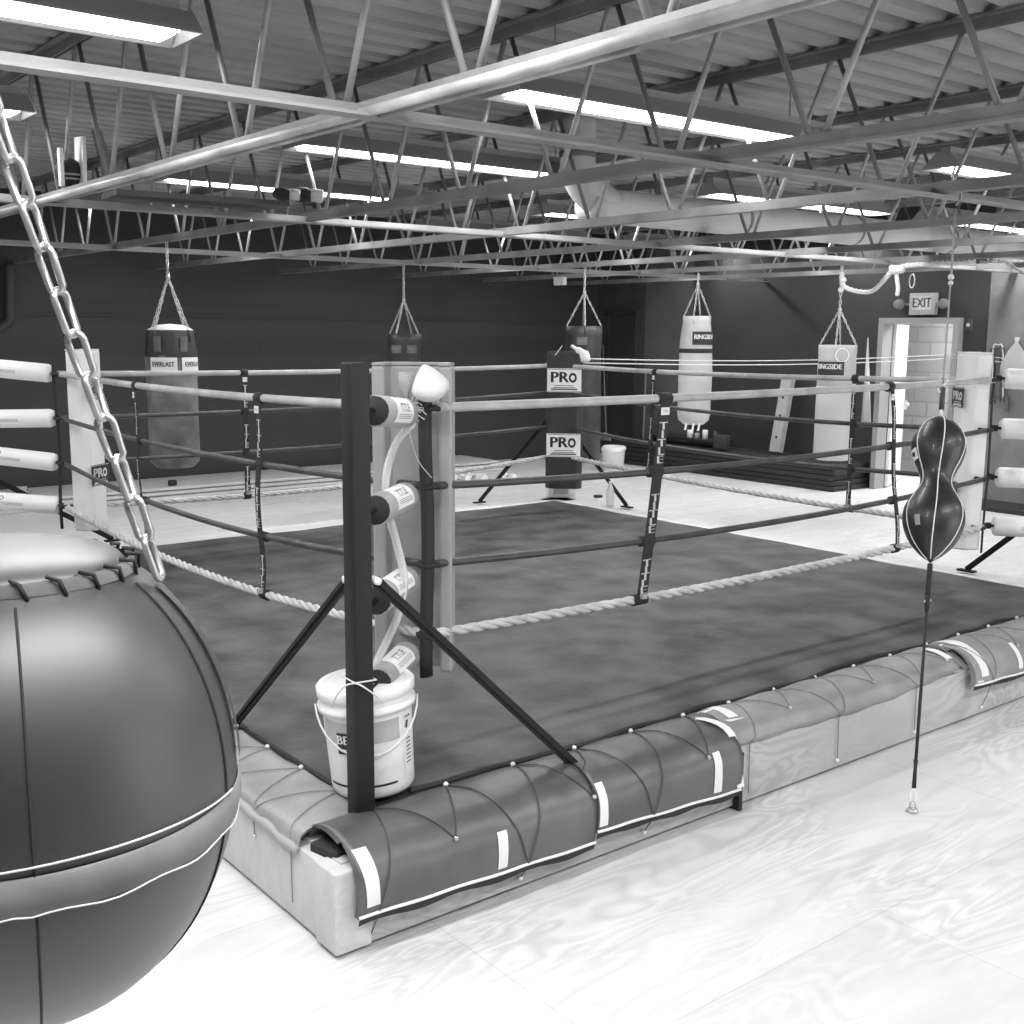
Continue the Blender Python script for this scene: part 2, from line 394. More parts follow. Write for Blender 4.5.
# ------------------------------------------------------------ duct
du=thing('ventilation_duct','round pale metal ventilation duct with an elbow hanging above the ring','duct',(4.0,3.0,2.9))
pts=[at(575,178,0,4.0)]; zc=pts[0].z
dy=at(600,185,2,2.92)
P0=V((3.75,3.0,3.38));
c=[V((3.55,3.0,3.38)),V((3.55,3.0,3.12)),V((3.58,3.0,2.99)),V((3.68,3.0,2.89)),V((3.85,3.0,2.83)),V((4.2,3.0,2.81)),V((10.3,3.0,2.81))]
MB().tube(smoothpath(c,5),.125,20).build('duct_pipe','galv',du)
mbb=MB()
for x in (5.3,6.8,8.3): MB().lathe([(.126,-.02),(.132,0),(.126,.02)],(x,3.0,2.81),20,mat3=Matrix.Rotation(math.pi/2,3,'Y'),cap=False).build('joint_band','steel',du)
MB().tube([(3.55,3,3.12),(3.55,3,3.16)],.132,20).build('joint_band','steel',du)
# ------------------------------------------------------------ ring platform
HD=.33; AX,AY=4.986,4.873; E0=-.336
pf=thing('ring_platform','low wooden boxing ring platform with pale board sides','ring platform',(0,0,0))
MB().box(((E0+AX+.3)/2,(E0+AY+.3)/2,.155),(AX+.3-E0-.035,AY+.3-E0-.035,.268)).build('frame','boardL',pf)
MB().box(((E0+AX+.3)/2,(E0+AY+.3)/2,.012),(AX+.3-E0-.1,AY+.3-E0-.1,.022)).build('shadow_gap_fill','blackm',pf)  # black box painting the shadow gap between boards and floor
MB().box(((E0+1.48)/2,E0-.0,.137),(1.48-E0,.04,.246),bev=.004).build('front_board','board',pf)
MB().box(((1.50+5.28)/2,E0+.0,.142),(5.28-1.50,.04,.256),bev=.004).build('front_board','board',pf)
MB().box((E0+.0,(E0+5.2)/2+.02,.145),(.04,5.2-E0-.04,.262),bev=.004).build('left_board','boardL',pf)
MB().box((5.28,2.4,.14),(.04,5.4,.28)).build('right_board','boardL',pf)
MB().box((E0+.033,E0+.033,.148),(.13,.13,.268),bev=.006).build('corner_block','boardL',pf)
MB().box((1.49,E0-.02,.12),(.02,.06,.25)).build('joint_post','blackm',pf)
MB().box((2.5,AY+.14,.305),(5.5,.3,.03)).box((AX+.14,2.4,.305),(.3,5.4,.03)).build('deck_edge','floor',pf)
def cv(u,v):
    x=-.10+u*(AX+.10); y=-.11+v*(AY+.11)
    z=HD+.003*math.sin(x*3.1+y*2)+.002*math.sin(x*7+1)*math.cos(y*5)
    if u<.001 or v<.001: z-=.02
    wv=.014*math.sin(x*5.3)+.008*math.sin(x*13)
    if v<.01: y+=wv
    if v>.99: y+=.5*wv
    if u>.99: x+=.01*math.sin(y*9)
    return V((x,y,z))
rc_=lone(MB().grid(cv,70,70).box((2.45,2.4,.315),(4.9,4.8,.012)),'ring_canvas','canvas','large dark canvas mat with scuffs covering the boxing ring floor','canvas mat')
MB().tube([cv(i/80,0)+V((0,.012,.03+.004*math.sin(i))) for i in range(3,81)],.015,6,flat=(.6,1)).build('gap_shade_strip','blackm',rc_)  # black strips stand in for shade in the gap around the canvas
MB().tube([cv(0,i/80)+V((.012,0,.028)) for i in range(3,81)],.012,6,flat=(.6,1)).build('gap_shade_strip','blackm',rc_)
# white frayed edge strip along far sides
def strip(a,b,w,seed):
    rr=random.Random(seed); n=60; vs=[];fs=[]
    d=(V(b)-V(a)).normalized(); nn=V((-d.y,d.x,0))
    for i in range(n+1):
        p=lerp(a,b,i/n); e=rr.uniform(-.012,.012)
        vs+=[p+nn*(e),p+nn*(w+rr.uniform(-.015,.015)),p+nn*(w*.5)+V((0,0,.006))]
    for i in range(n): fs+=[(3*i,3*i+3,3*i+5,3*i+2),(3*i+2,3*i+5,3*i+4,3*i+1)]
    return MB().add(vs,fs)
lone(strip((AX+.005,AY,HD+.004),(AX+.005,0,HD+.004),.035,3),'edge_tape','tape','white frayed tape strip along the right far edge of the ring canvas','tape','canvas edge tapes')
lone(strip((3.3,AY-.0,HD+.004),(AX,AY-.0,HD+.004),.02,4),'edge_tape','tape','short white tape strip along the canvas edge left of the far corner post','tape','canvas edge tapes')
# ------------------------------------------------------------ posts
def post(name,label,c,cx,cy,h=1.50,feet=None,pos=True):
    r=thing('ring_post',label,'ring post',(cx,cy,HD),'corner posts of the ring')
    s=.034
    poly=[(-s,-s),(s,-s),(s,s),(-s,s)]
    MB().box((cx,cy,HD+h/2),(2*s,2*s,h),rot=Matrix.Rotation(math.radians(0),3,'Z'),bev=.006).build('post_tube','black',r)
    for (fx,fy) in feet:
        d=V((fx-cx,fy-cy,0)).normalized(); top=V((cx,cy,HD+.79))+d*.06
        m=MB().bar(top,(fx,fy,HD+.02),.012,.036).bar(top+V((0,0,.0)),lerp(top,V((fx,fy,HD+.02)),.98),.034,.008)
        st=m.build('strut','black',r)
        MB().lathe([(.001,-.02),(.013,-.02),(.013,.02),(.001,.02)],top,10,mat3=Matrix.Rotation(math.pi/2,3,'X' if abs(d.x)>abs(d.y) else 'Y')).build('bolt','tape',st)
        MB().box((fx,fy,HD+.012),(.12,.05,.012) if abs(d.x)>abs(d.y) else (.05,.12,.012)).build('foot_plate','black',st)
    return r
post('N','black steel corner post nearest the camera, standing in front of the white bucket',None,-.132,-.132,1.49,[(-.10,.90),(.69,-.27)])
post('F','dark steel corner post behind the dark corner pad at the far corner',None,5.22,5.15,1.40,[(4.30,5.15),(5.22,4.14)])
post('R','black steel corner post at the right corner of the ring',None,5.12,-.14,1.50,[(5.12,.76),(4.5,-.14)])
post('L','black steel corner post at the left corner of the ring',None,-.33,5.42,1.50,[(.92,5.22),(-.33,4.5)])
# ------------------------------------------------------------ ropes
CN=V((.481,.370)); CL=V((.427,4.685)); CR=V((4.603,.376)); CF=V((5.05,4.90))
ZT=[1.627,1.327,1.027,.727]
sags={0:.035,1:.05,2:.06,3:.05}
zc={'N':[1.627,1.327,1.02,.737],'L':[1.612,1.313,1.012,.715],'R':[1.645,1.345,1.047,.745],'F':[1.60,1.36,1.04,.765]}
order=[('N',CN),('R',CR),('F',CF),('L',CL)]
sag={('N','R'):[0.01,.045,.055,.03],('R','F'):[.03,.06,.07,.04],('F','L'):[.02,.03,.03,.08],('L','N'):[.03,.05,.10,.10]}
RP={}
def ropept(e,lv,t):
    a,b=e; ia=[k for k,_ in order].index(a); A=order[ia][1]; B=order[(ia+1)%4][1]
    z=zc[a][lv]*(1-t)+zc[b][lv]*t-sag[e][lv]*4*t*(1-t)
    return V((A.x*(1-t)+B.x*t,A.y*(1-t)+B.y*t,z))
edges=[('N','R'),('R','F'),('F','L'),('L','N')]
rl=['pale grey covered top rope running right round the boxing ring','dark second rope from the top running round the boxing ring','dark third rope from the top running round the boxing ring','thick pale twisted bottom rope running round the boxing ring']
for lv in range(4):
    pts=[]
    for e in edges:
        for i in range(24): pts.append(ropept(e,lv,i/24))
    if lv<3:
        lone(MB().tube(pts,[.019,.0155,.0155][lv],10,closed=True),'ring_rope','ropeL' if lv==0 else 'ropeD',rl[lv],'ring rope','ropes of the boxing ring')
    else:
        m=MB(); L=0; fine=[]
        for e in edges:
            ns=150
            for i in range(ns): fine.append(ropept(e,lv,i/ns))
        n=len(fine)
        d=[(fine[(i+1)%n]-fine[i]).length for i in range(n)]; s=0;S=[]
        for x in d: S.append(s); s+=x
        turns=round(s/.22)
        # resample finely
        K=turns*12; 
        for st in range(3):
            loop=[]; j=0
            for k in range(K):
                q=s*k/K
                while j<n-1 and S[j]+d[j]<q: j+=1
                t=(q-S[j])/d[j]; p=lerp(fine[j],fine[(j+1)%n],t); dr=(fine[(j+1)%n]-fine[j]).normalized()
                u=V((0,0,1)); v=dr.cross(u); a=2*math.pi*(turns*k/K+st/3)
                loop.append(p+(u*math.cos(a)+v*math.sin(a))*.0105)
            m.tube(loop,.0115,6,closed=True)
        lone(m,'ring_rope','ropeT',rl[3],'ring rope','ropes of the boxing ring')
# vertical black straps tying the ropes at the corners
for nm,c,lab,w_ in (('N',CN,'wide black strap tying the four ropes at the near corner',.03),('L',CL,'thin black strap tying the four ropes at the left corner',.012),('R',CR+V((-.025,.02)),'black strap tying the four ropes at the right corner',.012),('F',CF,'black strap tying the four ropes behind the far corner pad',.01)):
    o=V((-1,-1)) if nm=='N' else V((-1,1)) if nm=='L' else V((1,-1)) if nm=='R' else V((1,1))
    o=o.normalized()*.03; p=[V((c.x+o.x+.006*math.sin(z*7),c.y+o.y,z)) for z in [zc[nm][3]-.16+i*(zc[nm][0]+.1-zc[nm][3]+.16)/12 for i in range(13)]]
    m=MB().tube(p,w_,6,flat=(1,.35) if nm!='N' else (1,.5))
    for lv in range(4):
        z=zc[nm][lv]; m.tube([(c.x+.04*math.cos(a)*1.0,c.y+.04*math.sin(a),z+.004*math.sin(3*a)) for a in [k*math.pi/5 for k in range(10)]],.012,6,closed=True)
    lone(m,'corner_strap','blackm',lab,'strap','rope corner straps')
# rope separators with lettering
def separator(e,t,label,w=.019,word='TITLE',tb=None,wig=0):
    p=[ropept(e,lv,t if tb is None else t+(tb-t)*lv/3) for lv in range(4)]
    a,b=e; d=(order[[k for k,_ in order].index(b)][1]-order[[k for k,_ in order].index(a)][1]).normalized()
    D=V((d.x,d.y,0)); Nn=V((D.y,-D.x,0))
    if Nn.dot(CAM-p[0])<0: Nn=-Nn
    r=thing('rope_separator',label,'rope separator',p[3],'rope separators')
    path=[]
    for i in range(3):
        for k in range(8):
            tt=k/8; q=lerp(p[i],p[i+1],tt); q=q+Nn*.021+D*(wig*math.sin(math.pi*tt)*(1 if i%2==0 else -1)); path.append(q)
    path.append(p[3]+Nn*.021)
    vs=[];fs=[]
    for q in path: 
        vs+=[q-D*w,q+D*w,q+D*w-Nn*.004,q-D*w-Nn*.004]
    for i in range(len(path)-1):
        for k in range(4): fs.append((4*i+k,4*i+(k+1)%4,4*i+4+(k+1)%4,4*i+4+k))
    m=MB().add(vs,fs)
    for i in range(4):
        c=p[i]; m.box(c+Nn*.0,(.001,.001,.001))
        rr=.027 if i in(0,3) else .024
        m.tube([c-D*w*1.3,c+D*w*1.3],rr,10)
    m.build('strap','blackm',r)
    tx=MB(); X=D if D.cross(V((0,0,1))).dot(Nn)>0 else -D
    sz=w*1.55
    for i in range(3):
        L=len(word); z0=.075; span=.21
        for k,chh in enumerate(word):
            tt=(z0+.02+span*(k+.5)/L*.82)/.30
            q=lerp(p[i],p[i+1],tt)+Nn*.0225+D*(wig*math.sin(math.pi*tt)*(1 if i%2==0 else -1))
            tx.text(chh,.05,frame(q,X,(0,0,1)),bold=.04,sx=w/.0195)
    tx.build('lettering','textw',r)
    q=lerp(p[0],p[1],.17)+Nn*.022
    tg=MB().prism([(-w*.85,-.017),(w*.85,-.017),(w*.85,.017),(-w*.85,.017)],.002,frame(q,X,(0,0,1))).build('tag_patch','tape',r)
    MB().text('TTL' if False else 'TITLE',.013,frame(q+Nn*.0022,X,(0,0,1)),bold=.02).build('tag_print','text',tg)
    if w>.015:
        q=lerp(p[2],p[3],.93)+Nn*.024
        MB().box(q,(.03,.03,.02)).build('buckle','signw',r)
    return r
def tsol(e,px,ax=None):
    # parameter along edge seen at pixel column px (top rope)
    best=0;bd=1e9
    for i in range(201):
        t=i/200;p=ropept(e,0,t)-CAM; x=512+FPX*p.dot(Rt)/p.dot(Fw)
        if abs(x-px)<bd: bd=abs(x-px);best=t
    return best
separator(('N','R'),tsol(('N','R'),664),'black rope separator with white lettering, nearest, right of the near corner',.031,tb=tsol(('N','R'),664)-.03)
separator(('N','R'),tsol(('N','R'),888),'black rope separator with white lettering just left of the double end bag',.017,tb=tsol(('N','R'),888)+.035,wig=.01)
separator(('L','N'),tsol(('L','N'),261),'black rope separator with white lettering on the left near side, closest to the corner post',.024,wig=.02)
separator(('L','N'),tsol(('L','N'),137),'black rope separator with white lettering beside the big chain on the left',.014,tb=tsol(('L','N'),137)+.02,wig=.02)
separator(('F','L'),tsol(('F','L'),244),'black rope separator with white lettering on the far left side of the ring',.022)
separator(('R','F'),tsol(('R','F'),656),'black rope separator with white lettering on the far side, left of the tall banded bag',.017,tb=tsol(('R','F'),656)+.01)
separator(('R','F'),tsol(('R','F'),857),'black rope separator with white lettering in front of the pale bag by the door',.02)
# ------------------------------------------------------------ turnbuckle pads
def tpad(a,b,r,m,label,group,lab=True,end=True,txt='PRO'):
    a=V(a);b=V(b); d=(b-a).normalized(); t=thing('turnbuckle_pad',label,'turnbuckle pad',lerp(a,b,.5),group)
    L=(b-a).length
    MB().tube([a,lerp(a,b,.03),lerp(a,b,.97),b],[r*.9,r,r,r*.86],20).build('foam_cover',m,t)
    if end: MB().tube([a-d*.012,a+d*.004],r*.93,16).build('end_cap','blackm',t)
    MB().tube([a-d*.14,a],.008,8).tube([b,b+d*.07],.008,8).tube([b+d*.02,b+d*.05],.02,8).build('turnbuckle','black',t)
    if lab:
        # label wrapping the side facing the camera
        c=lerp(a,b,.5); n=(CAM-c); n=(n-d*n.dot(d)).normalized(); X=d if d.dot(Rt)>0 else -d; Y=n.cross(X)
        if Y.z<0: Y=-Y
        vs=[];fs=[];K=8
        for i in range(K+1):
            an=-.9+1.8*i/K+.25
            o=(n*math.cos(an)+Y*math.sin(an))*(r+.0015)
            vs+=[c-X*L*.26+o,c+X*L*.3+o]
        fs=[(2*i,2*i+1,2*i+3,2*i+2) for i in range(K)]
        lb=MB().add(vs,fs,True).build('label_patch','tape',t)
        mm=MB()
        def wp(p):
            an=.35+p.y/r; return X*p.x+(n*math.cos(an)+Y*math.sin(an))*(r+.0028)
        mm.text(txt,r*.75,Matrix.Translation(c+X*L*.02),bold=.03,warp=wp)
        for k in range(3):
            an=-.1-.12*k
            o=(n*math.cos(an)+Y*math.sin(an))*(r+.0026); o2=(n*math.cos(an+.04)+Y*math.sin(an+.04))*(r+.0026)
            mm.add([c-X*L*.2+o,c+X*L*.24+o,c+X*L*.24+o2,c-X*L*.2+o2],[(0,1,2,3)])
        mm.build('label_print','textg',lb)
    return t
ord4=['topmost','second from top','third from top','lowest']
PN=V((-.132,-.132))
for i in range(4):
    z=zc['N'][i]+.0; a=lerp((PN.x,PN.y,0),(CN.x,CN.y,0),.23); b=lerp((PN.x,PN.y,0),(CN.x,CN.y,0),.64)
    zo=[.03,.0,.0,-.01][i]
    tpad((a.x,a.y,z+zo),(b.x,b.y,z+.0),.053,'greyv',['topmost grey turnbuckle pad at the near corner, under the hanging face mask','second grey turnbuckle pad at the near corner, behind the clear hose','third grey turnbuckle pad at the near corner, with stacked print','lowest grey turnbuckle pad at the near corner, just above the bucket'][i],'near corner turnbuckle pads',txt='FIGHT' if False else 'TITLE')
for i in range(4):
    z=zc['L'][i]; a=V((-.22,5.30,z+[.07,-.02,.08,.05][i])); b=V((CL.x-.035,CL.y+.04,z))
    tpad(a,b,.062,'whitev',ord4[i]+' white turnbuckle pad at the left corner, cut by the photo edge','left corner turnbuckle pads',end=False)
for i in range(4):
    z=zc['R'][i]; a=V((5.0,-.0,z+.0)); b=V((CR.x+.045,CR.y-.04,z+.01))
    tpad(a,b,.062,'whitev',ord4[i]+' white turnbuckle pad at the right corner, cut by the photo edge','right corner turnbuckle pads',end=False)
for i in range(4):
    z=zc['F'][i]
    tpad((5.19,5.10,z),(CF.x+.03,CF.y+.03,z),.045,'bagdark',ord4[i]+' dark turnbuckle pad hidden behind the far corner pad','far corner turnbuckle pads',lab=False,end=False)
# ------------------------------------------------------------ corner pads
def cpad(c,inward,z0,z1,m,label,logo_z,W=.33,Dp=.12,size=.2,invert=False,flange=.07,tilt=0,off=.03):
    c=V((c[0],c[1],0)); n=V((inward[0],inward[1],0)).normalized(); x=V((0,0,1)).cross(n)
    t=thing('corner_pad',label,'corner pad',c+V((0,0,z0)),'ring corner pads')
    o=c+n*off
    # C shaped section: front face at v=Dp, flanges reaching back
    h=W/2
    poly=[(-h,0),(-h+.05,0),(-h+.06,Dp*.5),(h-.06,Dp*.5),(h-.05,0),(h,0),(h,Dp*.6),(h-.045,Dp),(-h+.045,Dp),(-h,Dp*.6)]
    F=frame(o+V((0,0,z0)),-x,n,V((0,0,1)))
    b=MB().prism(poly,z1-z0,F).build('padded_cover',m,t)
    bv=b.modifiers.new('b','BEVEL'); bv.width=.012; bv.segments=3; bv.limit_method='ANGLE'
    b.data.polygons.foreach_set('use_smooth',[False]*len(b.data.polygons))
    MB().box(o+n*(Dp*.45)+V((0,0,z1-.002)),(.001,.001,.001)).prism([(p[0]*.98,p[1]*.98) for p in poly],.01,frame(o+V((0,0,z1+.0)),-x,n,V((0,0,1)))).build('top_flap',m,t)
    for z in logo_z:
        q=o+n*(Dp+.002)+V((0,0,z)); F2=frame(q,-x if (-x).cross(V((0,0,1))).dot(n)>0 else x,(0,0,1))
        s=size
        lb=MB().prism([(-s/2*1.05,-s*.36),(s/2*1.05,-s*.36),(s/2*1.05,s*.36),(-s/2*1.05,s*.36)],.002,F2).build('logo_patch','text' if invert else 'tape',t)
        m1='textw' if invert else 'text'
        F3=F2@Matrix.Translation((0,.022*s/.2,.0022)); F4=F2@Matrix.Translation((0,0,.0025))
        mm=MB().text('PR',s*.46,F3@Matrix.Translation((-s*.15,-.01,0)),bold=.035,sx=1.1)
        # glove shaped O
        ring=[(math.cos(a)*s*.125,math.sin(a)*s*.155) for a in [k*math.pi/8 for k in range(16)]]; r2=[(x_*.5,y_*.5) for x_,y_ in ring]
        vs=[(x_+s*.26,y_-.01,0) for x_,y_ in ring]+[(x_+s*.26,y_-.01,0) for x_,y_ in r2]
        mm.add([F3@V(p) for p in vs],[(i,(i+1)%16,16+(i+1)%16,16+i) for i in range(16)])
        for k in range(3):
            y0=-.035*s/.2-k*.012*s/.2; wd=s*(.3 if k==0 else .34 if k==1 else .4)
            mm.add([F4@V(p) for p in ((-wd,y0,0),(wd,y0,0),(wd,y0+(.004 if k<2 else .008)*s/.2,0),(-wd,y0+(.004 if k<2 else .008)*s/.2,0))],[(0,1,2,3)])
        e=.003
        for (xa,ya,xb,yb) in ((-.5,-.34,.5,-.325),(-.5,.325,.5,.34)):
            mm.add([F4@V(p) for p in ((xa*s,ya*s,0),(xb*s,ya*s,0),(xb*s,yb*s,0),(xa*s,yb*s,0))],[(0,1,2,3)])
        mm.build('logo_print',m1,lb)
    return t
cpN=cpad(CN+V((-.05,.055)),(1,1),.57,1.785,'greyv','grey vinyl corner pad seen from behind at the near corner, holding a face mask',[.9],W=.315,Dp=.15,off=.05)
cpad(CL+V((.075,.075)),(.8,-1),.545,1.765,'whitev','white corner pad with dark square logos at the left corner of the ring',[1.51,.925],W=.22,Dp=.15,size=.2,invert=True,off=.07)
cpad(CR+V((.098,.057)),(-1,.8),.60,1.80,'whitev','white corner pad with dark square logos at the right corner of the ring',[1.535,.96],W=.22,Dp=.15,size=.17,invert=True,off=.06)
cpad(CF+V((.043,-.034)),(-1,-1),.46,1.72,'bagdark','tall dark corner pad with two white logo patches at the far corner',[1.47,.87],W=.34,Dp=.12,size=.30,off=.07)
# ------------------------------------------------------------ apron pads (front)
YE=-.10
def prof_front(bot,puff,dropk=1.0):
    # (y,z) path from canvas edge over the board edge down to bottom
    return [(YE+.0,HD-.02),(YE-.02,HD+.012*puff),(YE-.09,HD+.035*puff),(YE-.16,HD+.037*puff),(YE-.235,HD+.018),(-.385,HD-.02),(-.412,HD-.065),(-.418,HD-.11),(-.416,(HD-.11+bot)/2),(-.408,bot)]
def pint(P,s):
    # interpolate along polyline by fraction
    P=smoothpath([V((0,a,b)) for a,b in P],4); L=[(P[i+1]-P[i]).length for i in range(len(P)-1)]; T=sum(L); q=s*T
    for i,l in enumerate(L):
        if q<=l or i==len(L)-1: return lerp(P[i],P[i+1],min(1,q/l))
        q-=l
def apron(x0,x1,b0,b1,puff,label,tape=[],binding=True,wrink=.004,seed=1,short=False,m='apron'):
    t=thing('apron_pad',label,'apron pad',((x0+x1)/2,-.3,.1),'padded apron sections')
    rr=random.Random(seed); ph=[rr.uniform(0,6) for _ in range(6)]
    def S(u,v,off=0):
        x=x0+(x1-x0)*u; bot=b0+(b1-b0)*u
        if short: bot+=.012*math.sin(x*4+ph[0])
        P=prof_front(bot,puff*(1+.12*math.sin(x*6+ph[1])))
        if short: P=[(YE,HD-.02),(YE-.02,HD+.012),(YE-.09,HD+.034),(YE-.17,HD+.03),(YE-.24,HD+.0),(-.375,HD-.04),(-.382,bot+.03),(-.36,bot)]
        p=pint(P,v); p.x=x
        # grooves where the cords bite
        g=0
        for gx in GX:
            dd=abs(x-gx-(.14*(v-.2) if v>.2 else 0)); g+=math.exp(-(dd/.03)**2)*.008*math.sin(math.pi*min(1,v*1.4))
            dd=abs(x-gx+(.14*(v-.2) if v>.2 else 0)); g+=math.exp(-(dd/.03)**2)*.008*math.sin(math.pi*min(1,v*1.4))
        nrm=V((0,-.6,.8)) if v<.5 else V((0,-1,.1))
        return p+nrm*(off-g+wrink*math.sin(x*21+v*5+ph[2])*math.sin(v*7+ph[3]))
    GX=[-.09+.3*k for k in range(20)]
    nu=max(10,int((x1-x0)/.025)); nv=26
    def both(u,v):   # closed thickness
        return S(u,v)
    g=MB().grid(both,nu,nv)
    # inner face for thickness
    def inner(u,v):
        p=S(u,v); return p+V((0,.025,-.02 if v<.5 else 0)) if v>.15 else p+V((0,.0,-.02))
    o=MB().grid(lambda u,v: both(u,v),nu,nv)
    k=len(o.v); W=nv+1
    o.add([inner(i/nu,j/nv) for i in range(nu+1) for j in range(nv+1)],[(i*W+j,i*W+j+1,(i+1)*W+j+1,(i+1)*W+j) for i in range(nu) for j in range(nv)],True)
    rim=[]
    for i in range(nu): rim+= [(i*W+nv,(i+1)*W+nv,k+(i+1)*W+nv,k+i*W+nv)]
    for j in range(nv): rim+=[(j,j+1,k+j+1,k+j),(nu*W+j+1,nu*W+j,k+nu*W+j,k+nu*W+j+1)]
    o.f+=rim; o.sm+=[False]*len(rim); o.mi+=[0]*len(rim)
    o.build('vinyl_cover',m,t)
    if binding:
        MB().tube([S(i/60,.985)+V((0,-.004,0)) for i in range(61)],.006,6).build('white_piping','tape',t)
        mb=MB(); vs=[];fs=[]
        for i in range(41):
            p=S(i/40,.99); vs+=[p+V((0,-.003,-.002)),p+V((0,.004,-.028+.004*math.sin(i*.5)))]
        mb.add(vs,[(2*i,2*i+2,2*i+3,2*i+1) for i in range(40)],True).build('hem','blackm',t)
    for (tx,v0,v1,wd,sl) in tape:
        vs=[];K=12
        for i in range(K+1):
            v=v0+(v1-v0)*i/K; u=(tx+sl*(i/K)-x0)/(x1-x0)
            vs+=[S(u-wd/2/(x1-x0),v,.003),S(u+wd/2/(x1-x0),v,.003)]
        MB().add(vs,[(2*i,2*i+1,2*i+3,2*i+2) for i in range(K)],True).build('tape_strip','tape',t)
    return t,S
a1,S1=apron(-.31,.67,.135,.10,1.0,'dark padded vinyl apron section at the near ring corner, with two white tape strips',tape=[(-.275,.55,.93,.05,.015),(.24,.70,.95,.04,0)],seed=1)
a2,S2=apron(.675,1.46,.14,.10,1.0,'dark padded vinyl apron section second from the near corner, with tape at both ends',tape=[(.70,.62,.95,.04,0),(1.31,.64,.95,.045,0)],seed=2)
a3,S3=apron(1.47,3.12,.245,.265,1.0,'long pale apron section rolled short over the ring edge, behind the double end bag',tape=[(1.56,.02,.55,.05,-.01)],binding=False,wrink=.006,seed=3,short=True,m='apronL')
a4,S4=apron(3.2,4.5,.20,.15,1.0,'padded grey apron section by the right photo edge with white taped corner',tape=[(3.28,.05,.9,.06,0),(3.62,.6,.92,.04,0)],binding=True,seed=4,m='apronL')
# white crossed tape at joints
tp=MB()
def tapeS(S,x0,x1,pts,off=.006,wd=.05):
    P=[S((x-x0)/(x1-x0),v,off) for x,v in pts]; P=smoothpath(P,5)
    vs=[]
    for p in P: vs+=[p-V((wd/2,0,0)),p+V((wd/2,0,0))]
    return vs,[(2*i,2*i+1,2*i+3,2*i+2) for i in range(len(P)-1)]
for (S,x0,x1,pts,wd) in ((S2,.675,1.46,[(1.36,.0),(1.40,.3),(1.445,.55),(1.455,.97)],.04),(S3,1.47,3.12,[(1.49,.25),(1.55,.6)],.09)):
    v,f=tapeS(S,x0,x1,pts,wd=wd); tp.add(v,f,True)
lone(tp,'joint_tape','tape','crossed white tape over the joint between the dark and pale apron sections','tape','apron joint tapes')
tp=MB()
for (S,x0,x1,pts,wd) in ((S3,1.47,3.12,[(3.02,.0),(3.06,.35),(3.09,.6),(3.10,.97)],.05),(S4,3.2,4.5,[(3.22,.3),(3.24,.95)],.05)):
    v,f=tapeS(S,x0,x1,pts,wd=wd); tp.add(v,f,True)
lone(tp,'joint_tape','tape','white tape over the apron joint towards the right photo edge','tape','apron joint tapes')
# lacing
grom=[-.09+.3*k for k in range(17)]
GY=-.165
def Sx(x,v,off=.006):
    for (S,x0,x1) in ((S1,-.31,.67),(S2,.675,1.46),(S3,1.47,3.12),(S4,3.2,4.5)):
        if x0-.01<=x<=x1+.045: return S(max(0,min(1,(x-x0)/(x1-x0))),v,off)
    return None
lac=thing('apron_lacing','thin dark cord laced in zigzags over the front apron pads through brass-like eyelets','lacing cord',(1.5,-.2,HD))
lac['label']='thin dark cord laced in zigzags over the front apron pads from pale hooks'
for k,gx in enumerate(grom):
    p=Sx(gx,.10,.006)
    if p is None: p=V((gx,-.13,HD+.02))
    MB().sphere(p+V((0,.0,.004)),.0095,6).build('grommet','tape',lac)
    for s in(-1,1):
        # zigzag target: bottom hooks between pairs
        idx=k if s>0 else k-1
        low=(idx%2==1)
        hx=gx+s*.15
        if hx<-.33 : continue
        path=[]
        vend=.99 if low else .66
        okk=True
        for i in range(13):
            tt=i/12; x=gx+(hx-gx)*(tt**1.3 if s>0 else tt**.9); q=Sx(x,.10+(vend-.10)*tt,.0055)
            if q is None: okk=False; break
            path.append(q)
        if not okk or (min(gx,hx)<1.47<max(gx,hx)): continue
        if low: path.append(V((hx,E0-.03,.05)))
        MB().tube(path,.0022,5).build('lacing_strand','cord' if (1.5<gx) else 'cordD',lac)
        if s>0: MB().sphere(path[-1],.009,6).build('hook','tape' if low else 'zinc',lac)
# left side cover
def SL(u,v,off=0):
    y=-.13+u*3.2; 
    P=[(-.10,HD+.004),(-.2,HD+.012),(-.30,HD+.006),(-.352,HD-.012),(-.365,HD-.055+.012*math.sin(y*5))]
    q=pint(P,v); e=.004*math.sin(y*9+v*4)+.003*math.sin(y*23)
    return V((q.y,y,q.z+e+off))
lc=thing('apron_cover','flat grey vinyl apron cover laced over the left side of the ring platform','apron cover',(-.25,1.4,HD))
MB().grid(lambda u,v:SL(u,v),90,12).grid(lambda u,v:SL(u,v)-V((0,0,.008)),90,12).build('vinyl_cover','apronL',lc)
MB().tube([SL(i/70,.98)+V((-.006,0,.004*math.sin(i*1.7))) for i in range(71)],[.012+.006*math.sin(i*2.1)**2 for i in range(71)],7).build('ragged_edge','signw',lc)
for k in range(8):
    gy=.06+.27*k
    p=SL((gy+.13)/3.2,.03,.008); MB().sphere(p,.009,6).build('grommet','tape',lc)
    for s in(-1,1):
        hy=gy+s*.135; 
        if hy<-.12: continue
        path=[SL((gy+(hy-gy)*i/10+.13)/3.2,.03+.95*i/10,.005) for i in range(11)]
        low=(k+(s>0))%2==0
        path.append(V((E0-.026,hy,.07 if low else .2)))
        MB().tube(path,.0022,5).build('lacing_strand','cord',lc)
        if s>0: MB().sphere(path[-1],.008,6).build('hook','zinc',lc)
